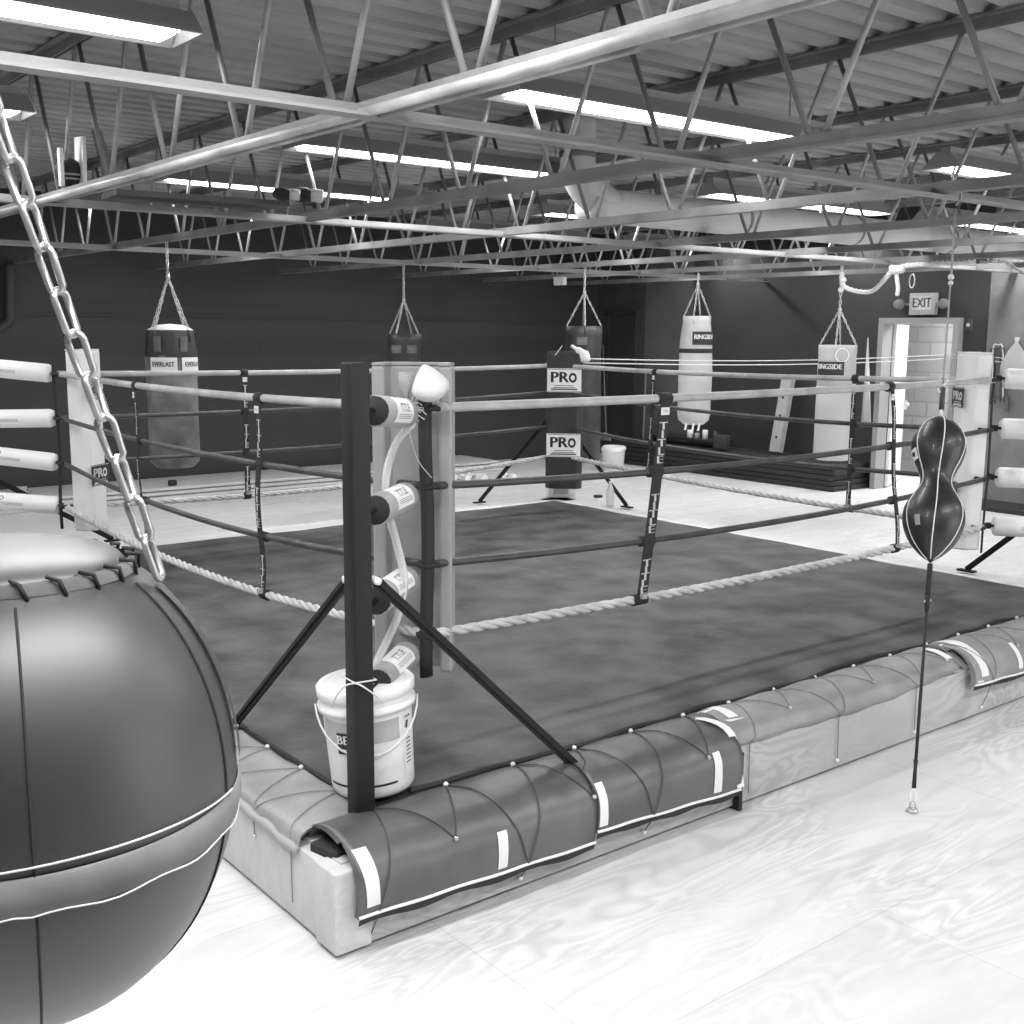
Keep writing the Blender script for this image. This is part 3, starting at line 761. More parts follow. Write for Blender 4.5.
# canvas edge dark fold and debris under the near corner
lone(MB().box((-.23,-.20,HD-.045),(.2,.13,.04),rot=Matrix.Rotation(.2,3,'Z'),bev=.01).box((-.12,-.2,HD-.02),(.1,.1,.03),bev=.01),'folded_padding','blackm','dark folded padding sticking out between the covers at the near platform corner','padding')
# ------------------------------------------------------------ bucket and things at near corner
B=at(374,788,2,HD+.004)
bk=thing('bucket','white plastic bucket with grey printed band behind the near corner post','bucket',B)
rb,rt,hb=.142,.158,.385
MB().lathe([(.001,0),(rb-.01,0),(rb,.012),(rb+.002,.03),(rt-.006,hb-.14)],B,40,cap=False).lathe([(rt-.006,hb-.14),(rt-.004,hb-.06),(rt-.014,hb-.0)],B,40,cap=False).lathe([(rt-.02,hb-.005),(rt-.03,.05),(.001,.03)],B,40,cap=False).build('bucket_wall','white',bk)
MB().lathe([(rt-.004,hb-.085),(rt+.010,hb-.09),(rt+.012,hb-.07),(rt+.002,hb-.066),(rt,hb-.045),(rt+.010,hb-.04),(rt+.012,hb-.01),(rt+.003,hb),(rt-.015,hb-.002),(rt-.02,hb-.01)],B,40,cap=False).build('rim','white',bk)
MB().lathe([(rt-.012,hb-.012),(rt-.02,hb-.006),(.03,hb-.004),(.001,hb-.004)],B,40,cap=False).build('lid','white',bk)
def onb(ang,z,off=.0015): 
    f=z/(hb-.14); r=rb+(rt-.006-rb)*min(1,f)+off; return B+V((math.cos(ang)*r,math.sin(ang)*r,z))
ca=math.atan2(CAM.y-B.y,CAM.x-B.x)
def patch(a0,a1,z0,z1,off,K=16):
    vs=[]
    for i in range(K+1):
        a=ca+a0+(a1-a0)*i/K; vs+=[onb(a,z0,off),onb(a,z1,off)]
    return MB().add(vs,[(2*i,2*i+2,2*i+3,2*i+1) for i in range(K)],True)
patch(-1.25,.75,.20,.275,.0015,24).build('grey_band','bucketg',bk)
patch(-1.2,.62,.045,.053,.0015,24).build('black_line','text',bk)
lp=patch(.88,1.22,.06,.28,.0025,8).build('warning_label','tape',bk)
def wb(a0,z0,o):
    def f(p): a=ca+a0+p.x/.15; return onb(a,z0+p.y,o)
    return f
t_=MB()
t_.add([onb(ca-.76,.165,.004),onb(ca-.46,.165,.004),onb(ca-.46,.24,.004),onb(ca-.76,.24,.004)],[(0,1,2,3)])
lg=t_.build('brand_patch','text',bk)
MB().text('BE',.045,Matrix.Identity(4),bold=.03,warp=wb(-.60,.215,.006)).text('----',.03,Matrix.Identity(4),warp=wb(-.60,.185,.006)).build('brand_print','textw',lg)
wl=MB()
for i in range(7): 
    z=.10+.014*i; wl.add([onb(ca+.93+.02*(i%2),z,.004),onb(ca+1.12,z,.004),onb(ca+1.12,z+.004,.004),onb(ca+.93,z+.004,.004)],[(0,1,2,3)])
wl.add([onb(ca+.93,.225,.004),onb(ca+1.0,.225,.004),onb(ca+1.05,.25,.004),onb(ca+.98,.252,.004)],[(0,1,2,3)])
wl.add([onb(ca+.92,.262,.004),onb(ca+1.15,.262,.004),onb(ca+1.15,.266,.004),onb(ca+.92,.266,.004)],[(0,1,2,3)])
wl.build('label_print','text',lp)
MB().tube([B+V((math.cos(ca+1.5-3.0*i/16+0)*(rt+.018),math.sin(ca+1.5-3.0*i/16)*(rt+.018),hb-.07-.15*math.sin(math.pi*i/16))) for i in range(17)],.0035,6).build('wire_handle','cordL',bk)
ax_=V((Fw.x,Fw.y,0)).normalized(); bk.rotation_euler=Matrix.Rotation(math.radians(-4),4,ax_).to_euler(); bk.location=B+V((0,0,.014))
# clear hose from mask to bucket
hp=[far(413,424,4.22),far(398,440,4.12),far(387,470,4.0),far(387,505,3.98),far(397,545,4.0),far(404,580,4.0),far(398,615,3.98),far(385,645,3.97),far(374,668,3.95),far(370,690,3.93)]
lone(MB().tube(smoothpath(hp,8),.0145,14),'clear_hose','clear','clear plastic hose curving down from the near corner pad into the white bucket','hose')
fn=thing('funnel','small pale plastic funnel fixed on the back of the near corner pad','funnel',far(406,385,4.3))
q=far(406,372,4.3)
MB().lathe([(.028,.0),(.028,-.05),(.012,-.075),(.008,-.12)],q,16).build('funnel_cup','signw',fn)
# face mask
mk=thing('face_mask','white cup shaped face mask hanging by its strap on the near corner pad','face mask',far(430,386,4.2))
c=far(430,386,4.2); n=(CAM-c).normalized(); X=Rt; Y=n.cross(X)
def msk(u,v):
    # pear-shaped dome
    a=2*math.pi*u; r=v
    w_=.07*(1-.55*max(0,math.sin(a))**1.2); h_=.082 if math.sin(a)>0 else .058
    x=math.cos(a)*w_*r; y=math.sin(a)*h_*r
    d=.06*(1-r*r)**.5*(1-.35*math.sin(a)*r) if r<1 else 0
    th=.28; x,y=x*math.cos(th)-y*math.sin(th),x*math.sin(th)+y*math.cos(th)
    return c+X*x+Y*y+n*d
MB().grid(msk,32,12,closeu=True).build('mask_cup','foam',mk)
MB().tube([c+X*-.03+Y*.07,c+X*-.022+Y*.078,c+X*.03+Y*.03,c+X*.07+Y*-.012],.0018,5).build('elastic_strap','cordL',mk)
MB().tube(smoothpath([c+X*-.03+Y*.03,c+X*-.055+Y*-.02,c+X*-.07+Y*-.06],4),.0018,5).build('elastic_strap','cordL',mk)
# wire tie on post, cords
pz=at(360,684,0,-.18).z
tie=MB()
s=.040
z0=at(360,683,1,-.18).z
lp=[(-.132-s,-.132-s,z0),(-.132+s,-.132-s,z0-.004),(-.132+s,-.132+s,z0),(-.132-s,-.132+s,z0+.003)]
tie.tube([V(p) for p in lp],.003,6,closed=True)
kp=V((-.132-s,-.132-s,z0))
tie.tube(smoothpath([kp,at(345,686,0,-.19),at(336,697,0,-.19),at(332,707,0,-.19)],5),.003,6)
tie.tube(smoothpath([kp,at(362,686,1,-.19),at(375,695,1,-.19),at(383,702,1,-.18)],5),.003,6)
lone(tie,'cord_tie','cordL','pale cord knotted round the near corner post above the bucket','cord')
lone(MB().tube(smoothpath([far(409,430,4.2),far(414,450,4.2),far(421,465,4.2),far(432,478,4.25)],5),.0016,5).tube(smoothpath([far(402,430,4.1),far(398,445,4.1),far(393,462,4.1)],5),.002,5),'loose_string','cordL','thin pale string trailing from the top near turnbuckle pad','string')
wd=MB()
for k in range(9):
    a=far(414+random.uniform(-2,4),402+k*2.2,4.25); b=a+Rt*random.uniform(.02,.05)+V((0,0,random.uniform(-.02,.02)))
    wd.tube([a,lerp(a,b,.5)+V((0,0,.012)),b],.0025,5)
lone(wd,'wire_tie_bundle','zinc','tangle of bright wire ties where the top rope meets the near corner pad','wire')
# ------------------------------------------------------------ wrecking ball bag
C=far(23,779,1.13); RH=.206; RV=.242
bb=thing('wrecking_ball_bag','huge round dark leather punching bag filling the lower left corner','punching bag',C)
def bprof(n=40,off=0,t0=-1,t1=1):
    P=[]
    for i in range(n+1):
        t=t0+(t1-t0)*i/n; a=t*math.pi/2
        e=.86 if t>0 else 1.0
        r=(RH+off)*math.cos(a)**e if abs(t)<1 else 1e-4; z=(RV+off)*math.sin(a)
        P.append((max(r,1e-4),z))
    return P
MB().lathe([p for p in bprof(40) if p[1]<RV*.9],C,72,cap=False).build('ball_shell','ballv',bb)
ztop=RV*.895
def rz(z):
    a=math.asin(max(-1,min(1,z/RV))); return RH*(math.cos(a)**(.86 if z>0 else 1))
rc=rz(ztop*.99)
# top cap under lacing
MB().lathe([(rc*math.cos(i*math.pi/20)+1e-4,ztop-.004+.03*math.sin(i*math.pi/20)) for i in range(11)],C,56,cap=False).build('top_cap','ballv',bb)
r1,z1=rz(RV*.862)+.002,RV*.862; r2,z2=rc+.002,ztop+.003
def bpt(a,r,z): return C+V((math.cos(a)*r,math.sin(a)*r,z))
MB().lathe([(r1,z1),((r1+r2)/2+.002,(z1+z2)/2+.002),(r2,z2)],C,56,cap=False).build('lacing_strip','bagcanvas',bb)
for k in range(22):
    a=2*math.pi*k/22
    MB().tube([bpt(a,r1+.001,z1-.003),bpt(a-.05,(r1+r2)/2+.006,(z1+z2)/2+.006),bpt(a-.11,r2-.002,z2+.003)],.0022,6).build('lace','blackm',bb)
# seams
ca=math.atan2((CAM-C).y,(CAM-C).x)
for k in range(6):
    a=ca+.02+k*math.pi/3
    pr=[p for p in bprof(48,.0006) if p[1]<z1]
    MB().tube([bpt(a,r,z) for r,z in pr],.0013,5).build('seam','blackm',bb)
b0,b1=-.044,-.008
MB().lathe([(rz(b0)+.001,b0),(rz(b0)+.004,b0+.002),(rz((b0+b1)/2)+.005,(b0+b1)/2),(rz(b1)+.004,b1-.002),(rz(b1)+.001,b1)],C,72,cap=False).build('tape_band','ballband',bb)
MB().tube([bpt(ca+2*math.pi*i/90,rz(b0)+.004,b0+.002*math.sin(i)) for i in range(90)],.0009,5,closed=True).tube([bpt(ca-.5+1.6*i/40,rz(b1)+.004+.0*i,b1+.004+.006*math.sin(math.pi*i/40)) for i in range(41)],.0011,5).build('band_edge','cordL',bb)
# three straps with chains
apex=C+V((0,0,RV+.47))-Rt*.012
ar=ca+math.radians(76)
for k in range(3):
    a=ar+k*2*math.pi/3
    zt=RV*.80; pts=[bpt(a,rz(zt-.02*i)+.004,zt-.02*i) for i in range(0,10)]
    ring=bpt(a,rz(zt)+.006,zt+.006)
    m=MB(); vs=[];T=V((-math.sin(a),math.cos(a),0))
    for p in pts: vs+=[p-T*.009,p+T*.009]
    m.add(vs,[(2*i,2*i+1,2*i+3,2*i+2) for i in range(len(pts)-1)],True)
    st=m.build('hanging_strap','ballv',bb)
    ch=MB(); chain(ch,ring,apex,link=.047,wire=.0036,w=.024,hi=True,twist=.4)
    ch.build('chain','zinc',bb)
MB().tube([apex+V((0,0,-.01)),apex+V((0,0,.12)),V((apex.x,apex.y,3.3))],.006,8).build('hanger','black',bb)
lone(MB().box((apex.x,apex.y,3.35),(.12,3.8,.1)),'support_beam','steel','steel beam out of frame above the big round bag, carrying its chain','steel beam')
# ------------------------------------------------------------ double end bag
A=V((2.037,-.82,0)); Bt=V((3.386,-.028,2.6)); AB=(Bt-A)
def dl(t): return A+AB*t
de=thing('double_end_bag','dark gourd shaped double end bag with white piping hanging right of the ring middle','punching bag',dl(.5))
axis=AB.normalized()
def tat(py):
    lo,hi=0,1
    for _ in range(40):
        m=(lo+hi)/2; p=dl(m)-CAM; yy=512-FPX*p.dot(Up)/p.dot(Fw)
        if yy>py: lo=m
        else: hi=m
    return lo
tb,tt=tat(563),tat(417); pb=dl(tb); pt_=dl(tt); H=(pt_-pb).length; dep=(dl((tb+tt)/2)-CAM).dot(Fw); k=dep/FPX
prof=[(0,0),(.05,10),(.12,20),(.2,26.5),(.28,29.5),(.36,28),(.44,22),(.50,16.5),(.55,15.2),(.60,17),(.68,22.5),(.76,26),(.83,25.5),(.90,21),(.95,15),(.985,7),(1,1.5)]
def dr(s):
    for i in range(len(prof)-1):
        if prof[i][0]<=s<=prof[i+1][0]:
            a=prof[i];b=prof[i+1]; p0=prof[max(0,i-1)][1]; p3=prof[min(len(prof)-1,i+2)][1]; t=(s-a[0])/(b[0]-a[0])
            return max(.3,.5*(2*a[1]+(b[1]-p0)*t+(2*p0-5*a[1]+4*b[1]-p3)*t*t+(-p0+3*a[1]-3*b[1]+p3)*t**3))*k
    return .3*k
X=(Rt-axis*Rt.dot(axis)).normalized(); Y=axis.cross(X)
M3=Matrix((X,Y,axis)).transposed()
MB().lathe([(dr(i/50),H*i/50) for i in range(51)],pb,40,mat3=M3).build('bag_body','blackv',de)
vv=(CAM-pb); a0_=math.atan2(vv.dot(Y),vv.dot(X))
pip=MB()
for j in range(6):
    a=a0_+.12+j*math.pi/3
    pip.tube([pb+M3@V(((dr(i/50)+.001)*math.cos(a+.25*i/50-.15),(dr(i/50)+.001)*math.sin(a+.25*i/50-.15),H*i/50)) for i in range(1,50)],.0028,5)
pip.build('white_piping','tape',de)
def dpatch(s,a,w_,h_):
    vs=[]
    for i in range(5):
        for j in range(5):
            ss=s+(j/4-.5)*h_/H; aa=a+(i/4-.5)*w_/dr(s); vs.append(pb+M3@V(((dr(ss)+.003)*math.cos(aa),(dr(ss)+.003)*math.sin(aa),H*ss)))
    return MB().add(vs,[(i*5+j,(i+1)*5+j,(i+1)*5+j+1,i*5+j+1) for i in range(4) for j in range(4)],True)
l1=dpatch(.70,a0_-1.2,.05,.05).build('label_patch','tape',de); l2=dpatch(.22,a0_-.55,.025,.045).build('label_patch','signw',de)
MB().box(pb+M3@V(((dr(.7)+.003)*math.cos(a0_-1.2),(dr(.7)+.003)*math.sin(a0_-1.2),H*.70)),(.012,.012,.02)).build('label_print','text',l1)
MB().tube([pt_,dl(tt+.012)],.008,8).build('top_loop','tape',de)
lone(MB().tube([dl(tt+.012)+axis*.0,dl(tat(388))],.012,8),'bungee_cord','cordD','dark elastic strap above the double end bag, under the bright hook','elastic cord','double end bag cords')
hk=MB(); q0=dl(tat(385)); sc_=.022
pts=[q0+X*math.cos(a)*sc_*.9+axis*(math.sin(a)*sc_+sc_) for a in [(-200+i*23)*math.pi/180 for i in range(11)]]+[q0-X*math.cos(a)*sc_*.9+axis*(-math.sin(a)*sc_-sc_*.9) for a in [(50+i*-23+20)*math.pi/180 for i in range(0,1)]]
S_=[(-.9,1.5),(-.6,2.2),(0,2.5),(.7,2.2),(.9,1.4),(.5,.5),(.0,0),(.5,-.6),(.9,-1.3),(.6,-2.1),(-.1,-2.4),(-.9,-2.0),(-1.1,-1.3)]
hk.tube(smoothpath([q0+X*x_*sc_*.9+axis*y_*sc_*.8 for x_,y_ in S_],4),.0042,8)
lone(hk,'s_hook','tape','bright s shaped hook above the double end bag','hook')
uc=thing('hanging_strap','dark strap running from the roof joist down to the double end bag hook','strap',dl(.9))
MB().tube([dl(tat(384)),dl(tat(355))],.009,6,flat=(1,.5)).tube([dl(tat(357)),dl(tat(285))],.0075,6,flat=(1,.5)).tube([dl(tat(287)),dl(tat(210))],.006,6).build('webbing','signw',uc)
MB().sphere(dl(tat(277)),.015,6).sphere(dl(tat(283)),.012,6).build('knot','tape',uc)
jt=dl(tat(205))
MB().tube(smoothpath([jt,jt+V((.03,0,.03)),jt+V((.03,0,.09)),jt+V((-.02,0,.07)),jt+V((-.05,0,.13)),jt+V((-.03,0,.18))],4),.006,6).build('hook','zinc',uc)
lw=thing('lower_bungee','dark tapered bungee strap tying the double end bag down towards the floor','elastic cord',dl(.2),'double end bag cords')
MB().tube([dl(tat(564)),dl(tat(598))],.0115,8).tube([dl(tat(596)),dl(tat(604)),dl(tat(612))],[.012,.013,.007],8).tube([dl(tat(608)),dl(tat(700)),dl(tat(766))],[.0055,.007,.0065],8).tube([dl(tat(760)),dl(tat(766)),dl(tat(788))],[.01,.007,.009],8).build('bungee','blackm',lw)
MB().sphere(dl(tat(600))+X*.008,.008,5).sphere(dl(tat(602))-X*.01,.008,5).build('rivet','zinc',lw)
an=thing('floor_clip','white metal snap clip and floor ring holding the double end bag strap','clip',A)
lk=[]
ctr=dl(tat(797))
lp_=[ctr+X*.012*math.cos(a)+axis*.03*math.sin(a) for a in [i*math.pi/7 for i in range(14)]]
MB().tube(lp_,.0035,6,closed=True).build('snap_clip','tape',an)
MB().lathe([(.001,0),(.024,0),(.022,.012),(.008,.016),(.001,.016)],A+V((0,0,.001)),16).tube([A+V((0,0,.014))+X*.012*math.cos(a)+V((0,0,1))*.016*(1+math.sin(a)) for a in [i*math.pi/6 for i in range(12)]],.003,6,closed=True).build('floor_ring','zinc',an)
# ------------------------------------------------------------ heavy bags
def bag(label,px,ytop,ybot,wpx,X,kind,jz=2.6,nst=4,rot=0,swz=None,strapx=None):
    p=at(px,ytop,0,X); dp=(p-CAM).dot(Fw); r=wpx/2/FPX*dp; zb=p.z-(ybot-ytop)/FPX*dp*1.0
    # height from projection
    c=V((p.x,p.y,zb)); H=p.z-zb
    t=thing('heavy_bag',label,'punching bag',c,'hanging heavy bags')
    rr=random.Random(int(px)); ph=rr.uniform(0,6)
    if kind=='dark': 
        pr=[(.001,0),(r*.9,.0),(r,.02),(r*.98,H*.5),(r*.96,H*.8),(r*1.0,H*.93),(r*.98,H)]
        MB().lathe(pr,c,32,wob=lambda a,z:1+.02*math.sin(5*a+z*9+ph)).build('bag_body','bagdark',t)
    elif kind=='everlast':
        hs=H*.82
        MB().lathe([(.001,0),(r*.75,.005),(r*.97,.05),(r,.1),(r*.99,hs*.5),(r*1.0,hs)],c,36,wob=lambda a,z:1+.015*math.sin(4*a+z*11)).build('bag_body','bagcanvas',t)
        MB().lathe([(r*1.02,hs-.01),(r*1.03,hs+.02),(r*.98,hs+.09),(r*.93,H*.985),(r*.90,H)],c,36,cap=False,wob=lambda a,z:1+.02*math.sin(6*a)).build('leather_top','bagdark',t)
        MB().lathe([(r*.9,H*.985),(r*.88,H+.005),(r*.5,H+.04),(.001,H+.05)],c,30).build('dusty_lid','foam',t)
    elif kind=='taped':
        MB().lathe([(.001,0),(r*.6,.008),(r*.92,.06),(r,.13),(r*1.02,H*.5),(r*.97,H*.78),(r*.82,H*.95),(r*.80,H)],c,36,wob=lambda a,z:1+.015*math.sin(3*a+z*7)+(.03*math.sin(8*a) if z>H*.85 else 0)).build('bag_body','bagwhite',t)
        MB().lathe([(r*1.0,H*.665),(r*1.01,H*.67),(r*1.005,H*.70),(r*.99,H*.705)],c,36,cap=False).build('black_band','blackm',t)
        MB().lathe([(r*1.015,H*.40),(r*1.02,H*.41),(r*1.02,H*.455),(r*1.01,H*.46)],c,36,cap=False).build('scuffed_band','baggrey',t)
    else:
        MB().lathe([(.001,0),(r*.85,.0),(r,.03),(r,.06),(r*1.01,H*.45),(r*.99,H*.62)],c,36,wob=lambda a,z:1+.008*math.sin(3*a+z*7)).build('bag_body','baggrey',t)
        MB().lathe([(r*.99,H*.60),(r*.985,H*.80),(r*.96,H*.97),(r*.94,H)],c,36).build('bag_top','baggrey',t)
        for z in(.62,.70): MB().lathe([(r*1.0,H*z),(r*1.012,H*z+.006),(r*1.012,H*z+.026),(r,H*z+.032)],c,36,cap=False).build('white_stripe','tape',t)
    top=c+V((0,0,H)); ap=top+V((0,0,.36 if kind!='everlast' else .42)); rt=r*(.8 if kind=='taped' else .93)
    for k in range(nst):
        a=2*math.pi*k/nst+.5+rot
        e=top+V((math.cos(a)*rt,math.sin(a)*rt,0.0))
        m=MB(); chain(m,e,ap,link=.045,wire=.0042,w=.026); m.build('chain','zinc',t)
        MB().tube([e+V((math.cos(a)*.006,math.sin(a)*.006,-.09)),e+V((math.cos(a)*.006,math.sin(a)*.006,.0))],.007,5).build('hanging_loop','bagwhite' if kind in('taped','pale') else 'bagdark',t)
    m=MB(); chain(m,ap,V((ap.x,ap.y,jz)),link=.055,wire=.006,w=.034); m.build('top_chain','zinc',t)
    MB().sphere(ap,.02,6).build('swivel','zinc',t)
    cc=math.atan2(CAM.y-c.y,CAM.x-c.x)
    def wrapf(a0,z0,off=.006,sc=1.0):
        def f(p):
            a=cc+a0+p.x/r; return c+V((math.cos(a)*(r*1.02*sc+off),math.sin(a)*(r*1.02*sc+off),z0+p.y))
        return f
    def patch(a0,w_,z0,h_,off=.003,m='tape',nm='label_patch',sc=1.0):
        f=wrapf(a0,z0,off,sc); vs=[]
        for i in range(9): vs+=[f(V((w_*(i/8-.5),-h_/2,0))),f(V((w_*(i/8-.5),h_/2,0)))]
        return MB().add(vs,[(2*i,2*i+2,2*i+3,2*i+1) for i in range(8)],True).build(nm,m,t)
    I=Matrix.Identity(4)
    if kind=='everlast':
        for a0 in(-.32,.95):
            l=patch(a0,.22,H*.755,.115)
            MB().text('EVERLAST',.055,I,bold=.03,sx=.72,warp=wrapf(a0,H*.757,.009)).build('label_print','text',l)
        for a0 in(-.5,.5):
            patch(a0,.06,H-.11,.12,.006,'bagcanvas','strap_patch')
    if kind=='taped':
        l=patch(.55,.30,H*.80,.15,.004,'text','label_patch',.97)
        MB().text('RINGSIDE',.075,I,bold=.04,sx=.8,warp=wrapf(.55,H*.81,.008,.97)).build('label_print','textw',l)
        for a0,dz_ in((-.6,-.03),(.0,-.06),(.5,-.04)):
            pa=c+V((math.cos(cc+a0)*r*.75,math.sin(cc+a0)*r*.75,.03)); MB().bar(pa,pa+V((0,.02,dz_-.05)),.03,.006).build('loose_tape','tape',t)
    if kind=='pale':
        l=patch(-.4,.3,H*.80,.14,.003,'bagdark','label_patch')
        MB().text('RINGSIDE',.075,I,bold=.04,sx=.85,warp=wrapf(-.45,H*.815,.007)).build('label_print','textw',l)
        ring=[(math.cos(a)*.075,math.sin(a)*.075) for a in [k*math.pi/12 for k in range(24)]]
        f=wrapf(.25,H*.915,.003,.97); vs=[f(V((x,y,0))) for x,y in ring]+[f(V((x*.8,y*.8,0))) for x,y in ring]
        MB().add(vs,[(i,(i+1)%24,24+(i+1)%24,24+i) for i in range(24)]).build('round_emblem','tape',t)
    if kind=='dark':
        for a0 in ((-.45,.45) if px<500 else (-.1,)):
            l=patch(a0,.11,H-.16,.085,.004,'bagcanvas')
            MB().text('TITLE',.03,I,bold=.02,sx=.9,warp=wrapf(a0,H-.16)).build('label_print','textg',l)
    return t
bag('worn dark and grey heavy bag with two white labels, hanging leftmost by the back wall',170,330,468,50,1.67,'everlast')
bag('dark heavy bag hanging behind the near corner pad, seen only at its top',404,334,425,35,4.87,'dark')
bag('dark heavy bag hanging behind the far corner pad',584,326,462,37,6.47,'dark',rot=.4)
bag('tall pale heavy bag with a black band, hanging behind the far ring side',697,316,425,33,8.07,'taped')
bag('pale grey heavy bag with two white stripes hanging left of the open door',838,345,460,38,8.07,'pale')
# ------------------------------------------------------------ ceiling rope, chain
def Y_(px,py,X): return at(px,py,0,X)
xr=7.95
pr=smoothpath([at(842,272,0,xr),at(843,285,0,xr),at(856,291,0,xr),at(872,291,0,xr),at(884,280,0,xr),at(893,270,0,xr),at(905,266,0,xr),at(930,264,0,xr),at(960,263,0,xr),at(975,262,0,xr)],6)
def twisted(path,r,pitch):
    m=MB(); S=[0]
    for i in range(1,len(path)): S.append(S[-1]+(path[i]-path[i-1]).length)
    K=int(S[-1]/pitch*8)
    for st in range(3):
        L=[];j=0
        for k in range(K+1):
            q=S[-1]*k/K
            while j<len(path)-2 and S[j+1]<q: j+=1
            p=lerp(path[j],path[j+1],(q-S[j])/max(1e-6,S[j+1]-S[j])); d=(path[j+1]-path[j]).normalized()
            u=V((1,0,0)); u=(u-d*u.dot(d)).normalized(); v=d.cross(u); a=2*math.pi*(q/pitch+st/3)
            L.append(p+(u*math.cos(a)+v*math.sin(a))*r*.55)
        m.tube(L,r*.6,6)
    return m
m=twisted(pr,.022,.16)
kn=at(896,270,0,xr)
m.sphere(kn,.05,6).sphere(kn+V((.01,.05,.02)),.035,6).sphere(kn+V((0,-.06,-.0)),.035,6)
m.tube(smoothpath([kn,at(897,280,0,xr),at(898,288,0,xr),at(897,296,0,xr)],4),[.02]*12+[.015],8)
m.sphere(at(843,280,0,xr),.035,6).sphere(at(841,290,0,xr),.03,6)
lone(m,'white_rope','cordL','white twisted rope knotted along the roof joist between the pale bag and the doorway','rope')
cm=MB(); ca_=at(912,287,0,xr); X8=V((0,1,0))
cm.tube([at(912,281,0,xr)+V((0,math.cos(a)*.028,math.sin(a)*.065)) for a in [i*math.pi/7 for i in range(14)]],.006,6,closed=True)
lone(cm,'carabiner','zinc','pale carabiner hanging beside the rope knot above the exit sign','carabiner')
m=MB(); chain(m,at(980,262,0,xr),at(1005,262,0,xr),link=.05,wire=.006,w=.03); chain(m,at(1005,262,0,xr),at(1030,278,0,xr),link=.05,wire=.006,w=.03)
lone(m,'roof_chain','zinc','pale chain slung along the joist at the upper right photo edge','chain')
# ------------------------------------------------------------ exit sign, switch
es=thing('exit_sign','grey exit sign with two emergency lamp heads above the open doorway','exit sign',(XW-.05,4.52,2.25))
y0,y1=at(910,300,0,XW-.06).y,at(936,300,0,XW-.06).y; zt,zb=at(922,293,0,XW-.06).z,at(922,315,0,XW-.06).z
cy,cz=(y0+y1)/2,(zt+zb)/2; sw,sh=abs(y0-y1),zt-zb
MB().box((XW-.04,cy,cz),(.07,sw,sh),bev=.008).build('housing','signw',es)
fc=MB().box((XW-.078,cy,cz+.01),(.004,sw*.74,sh*.62)).build('sign_face','exitface',es)
MB().text('EXIT',sh*.6,frame((XW-.0815,cy,cz+.01),(0,-1,0),(0,0,1)),bold=.03,sx=.8).build('lettering','textg',fc)
for s in(-1,1):
    e=V((XW-.07,cy+s*(sw/2+.12),cz-.0)); MB().lathe([(.001,0),(.06,0),(.062,.03),(.045,.08),(.001,.085)],e,16,mat3=Matrix.Rotation(math.pi/2,3,'Y').inverted().to_3x3()).tube([V((XW-.05,cy+s*sw/2,cz)),e],.012,6).build('lamp_head','wallL',es)
sw_=thing('wall_switch','small round wall switch to the right of the door frame','switch',at(969,325,0,XW-.01))
q=at(969,325,0,XW-.01); MB().box(q,(.02,.1,.13),bev=.004).build('switch_plate','wallD',sw_); MB().sphere(q-V((.02,0,0)),.025,6).build('switch_knob','zinc',sw_)
# ------------------------------------------------------------ mats and boards
for k in range(3):
    yo=9.15+.05*k; lone(MB().box((3.9,(yo+10.15)/2,.02+.045*k),(7.6,10.15-yo,.033),bev=.006),'long_board','matw',['lowest','middle','topmost'][k]+' of the long pale boards stacked along the back wall','board','pale boards along the back wall')
for k in range(5):
    xo=9.62+.015*(k%2); lone(MB().box(((xo+10.36)/2,7.05+.02*(k%3),.033+.066*k),(10.36-xo,3.9,.06),bev=.006),'floor_mat','matb',['bottom','second from the bottom','middle','second from the top','top'][k]+' black mat of the stack along the wall left of the door','mat','stacked black mats')
# small bench with jars
bn=thing('low_bench','low black bench with jars on it under the tall pale bag','bench',(10.15,7.9,.34))
MB().box((10.1,7.9,.42),(.34,1.3,.04),bev=.005).build('bench_top','matb',bn)
for s in(-1,1):
    MB().box((10.1,7.9+s*.58,.368),(.3,.04,.062)).build('bench_leg','matb',bn)
jx=9.98
for i,(px_,w_,h_,py_) in enumerate(((690,.09,.13,0),(697,.075,.09,0),(705,.08,.15,0),(715,.05,.14,0))):
    q=at(px_,440,0,jx); q.z=.442; hh=h_
    j=thing('jar',['white labelled jar at the left end of the low bench','short pale jar second from the left on the low bench','wide white labelled jar third on the low bench','narrow dark jar at the right on the low bench'][i],'jar',q,'jars on the low bench')
    MB().lathe([(.001,0),(w_*.5,0),(w_*.5,hh*.8),(w_*.35,hh*.9)],q,14).build('jar_body',['white','signw','white','wallG'][i],j)
    MB().lathe([(.001,hh*.88),(w_*.4,hh*.88),(w_*.4,hh),(.001,hh)],q,14).build('lid','blackm',j)
q=at(724,450,0,9.9); lone(MB().box((9.85,q.y,.34+.10),(.12,.2,.19),bev=.01),'storage_box','wallD','dark grey box beside the low bench on the stacked mats','box')
# stud leaning on wall
pa=at(789,376,0,10.25); pb_=at(776,452,0,10.05)
st=thing('leaning_stud','pale drilled wooden stud leaning on the black wall left of the pale bag','wooden stud',pb_)
MB().bar(pb_,pa,.16,.09,ref=(0,0,1)).build('plank','wood',st)
for t in(.2,.48,.72): MB().sphere(lerp(pb_,pa,t)+V((-.048,.0,0)),.018,6).build('bolt_hole','text',st)
pole=MB(); pa=at(868,338,0,10.3); pb_=at(866,425,0,9.9)
pole.tube([pb_,pa],[.06,.006],8); lone(pole,'tapered_pole','signw','narrow pale tapered pole leaning between the pale bag and the door frame','pole')
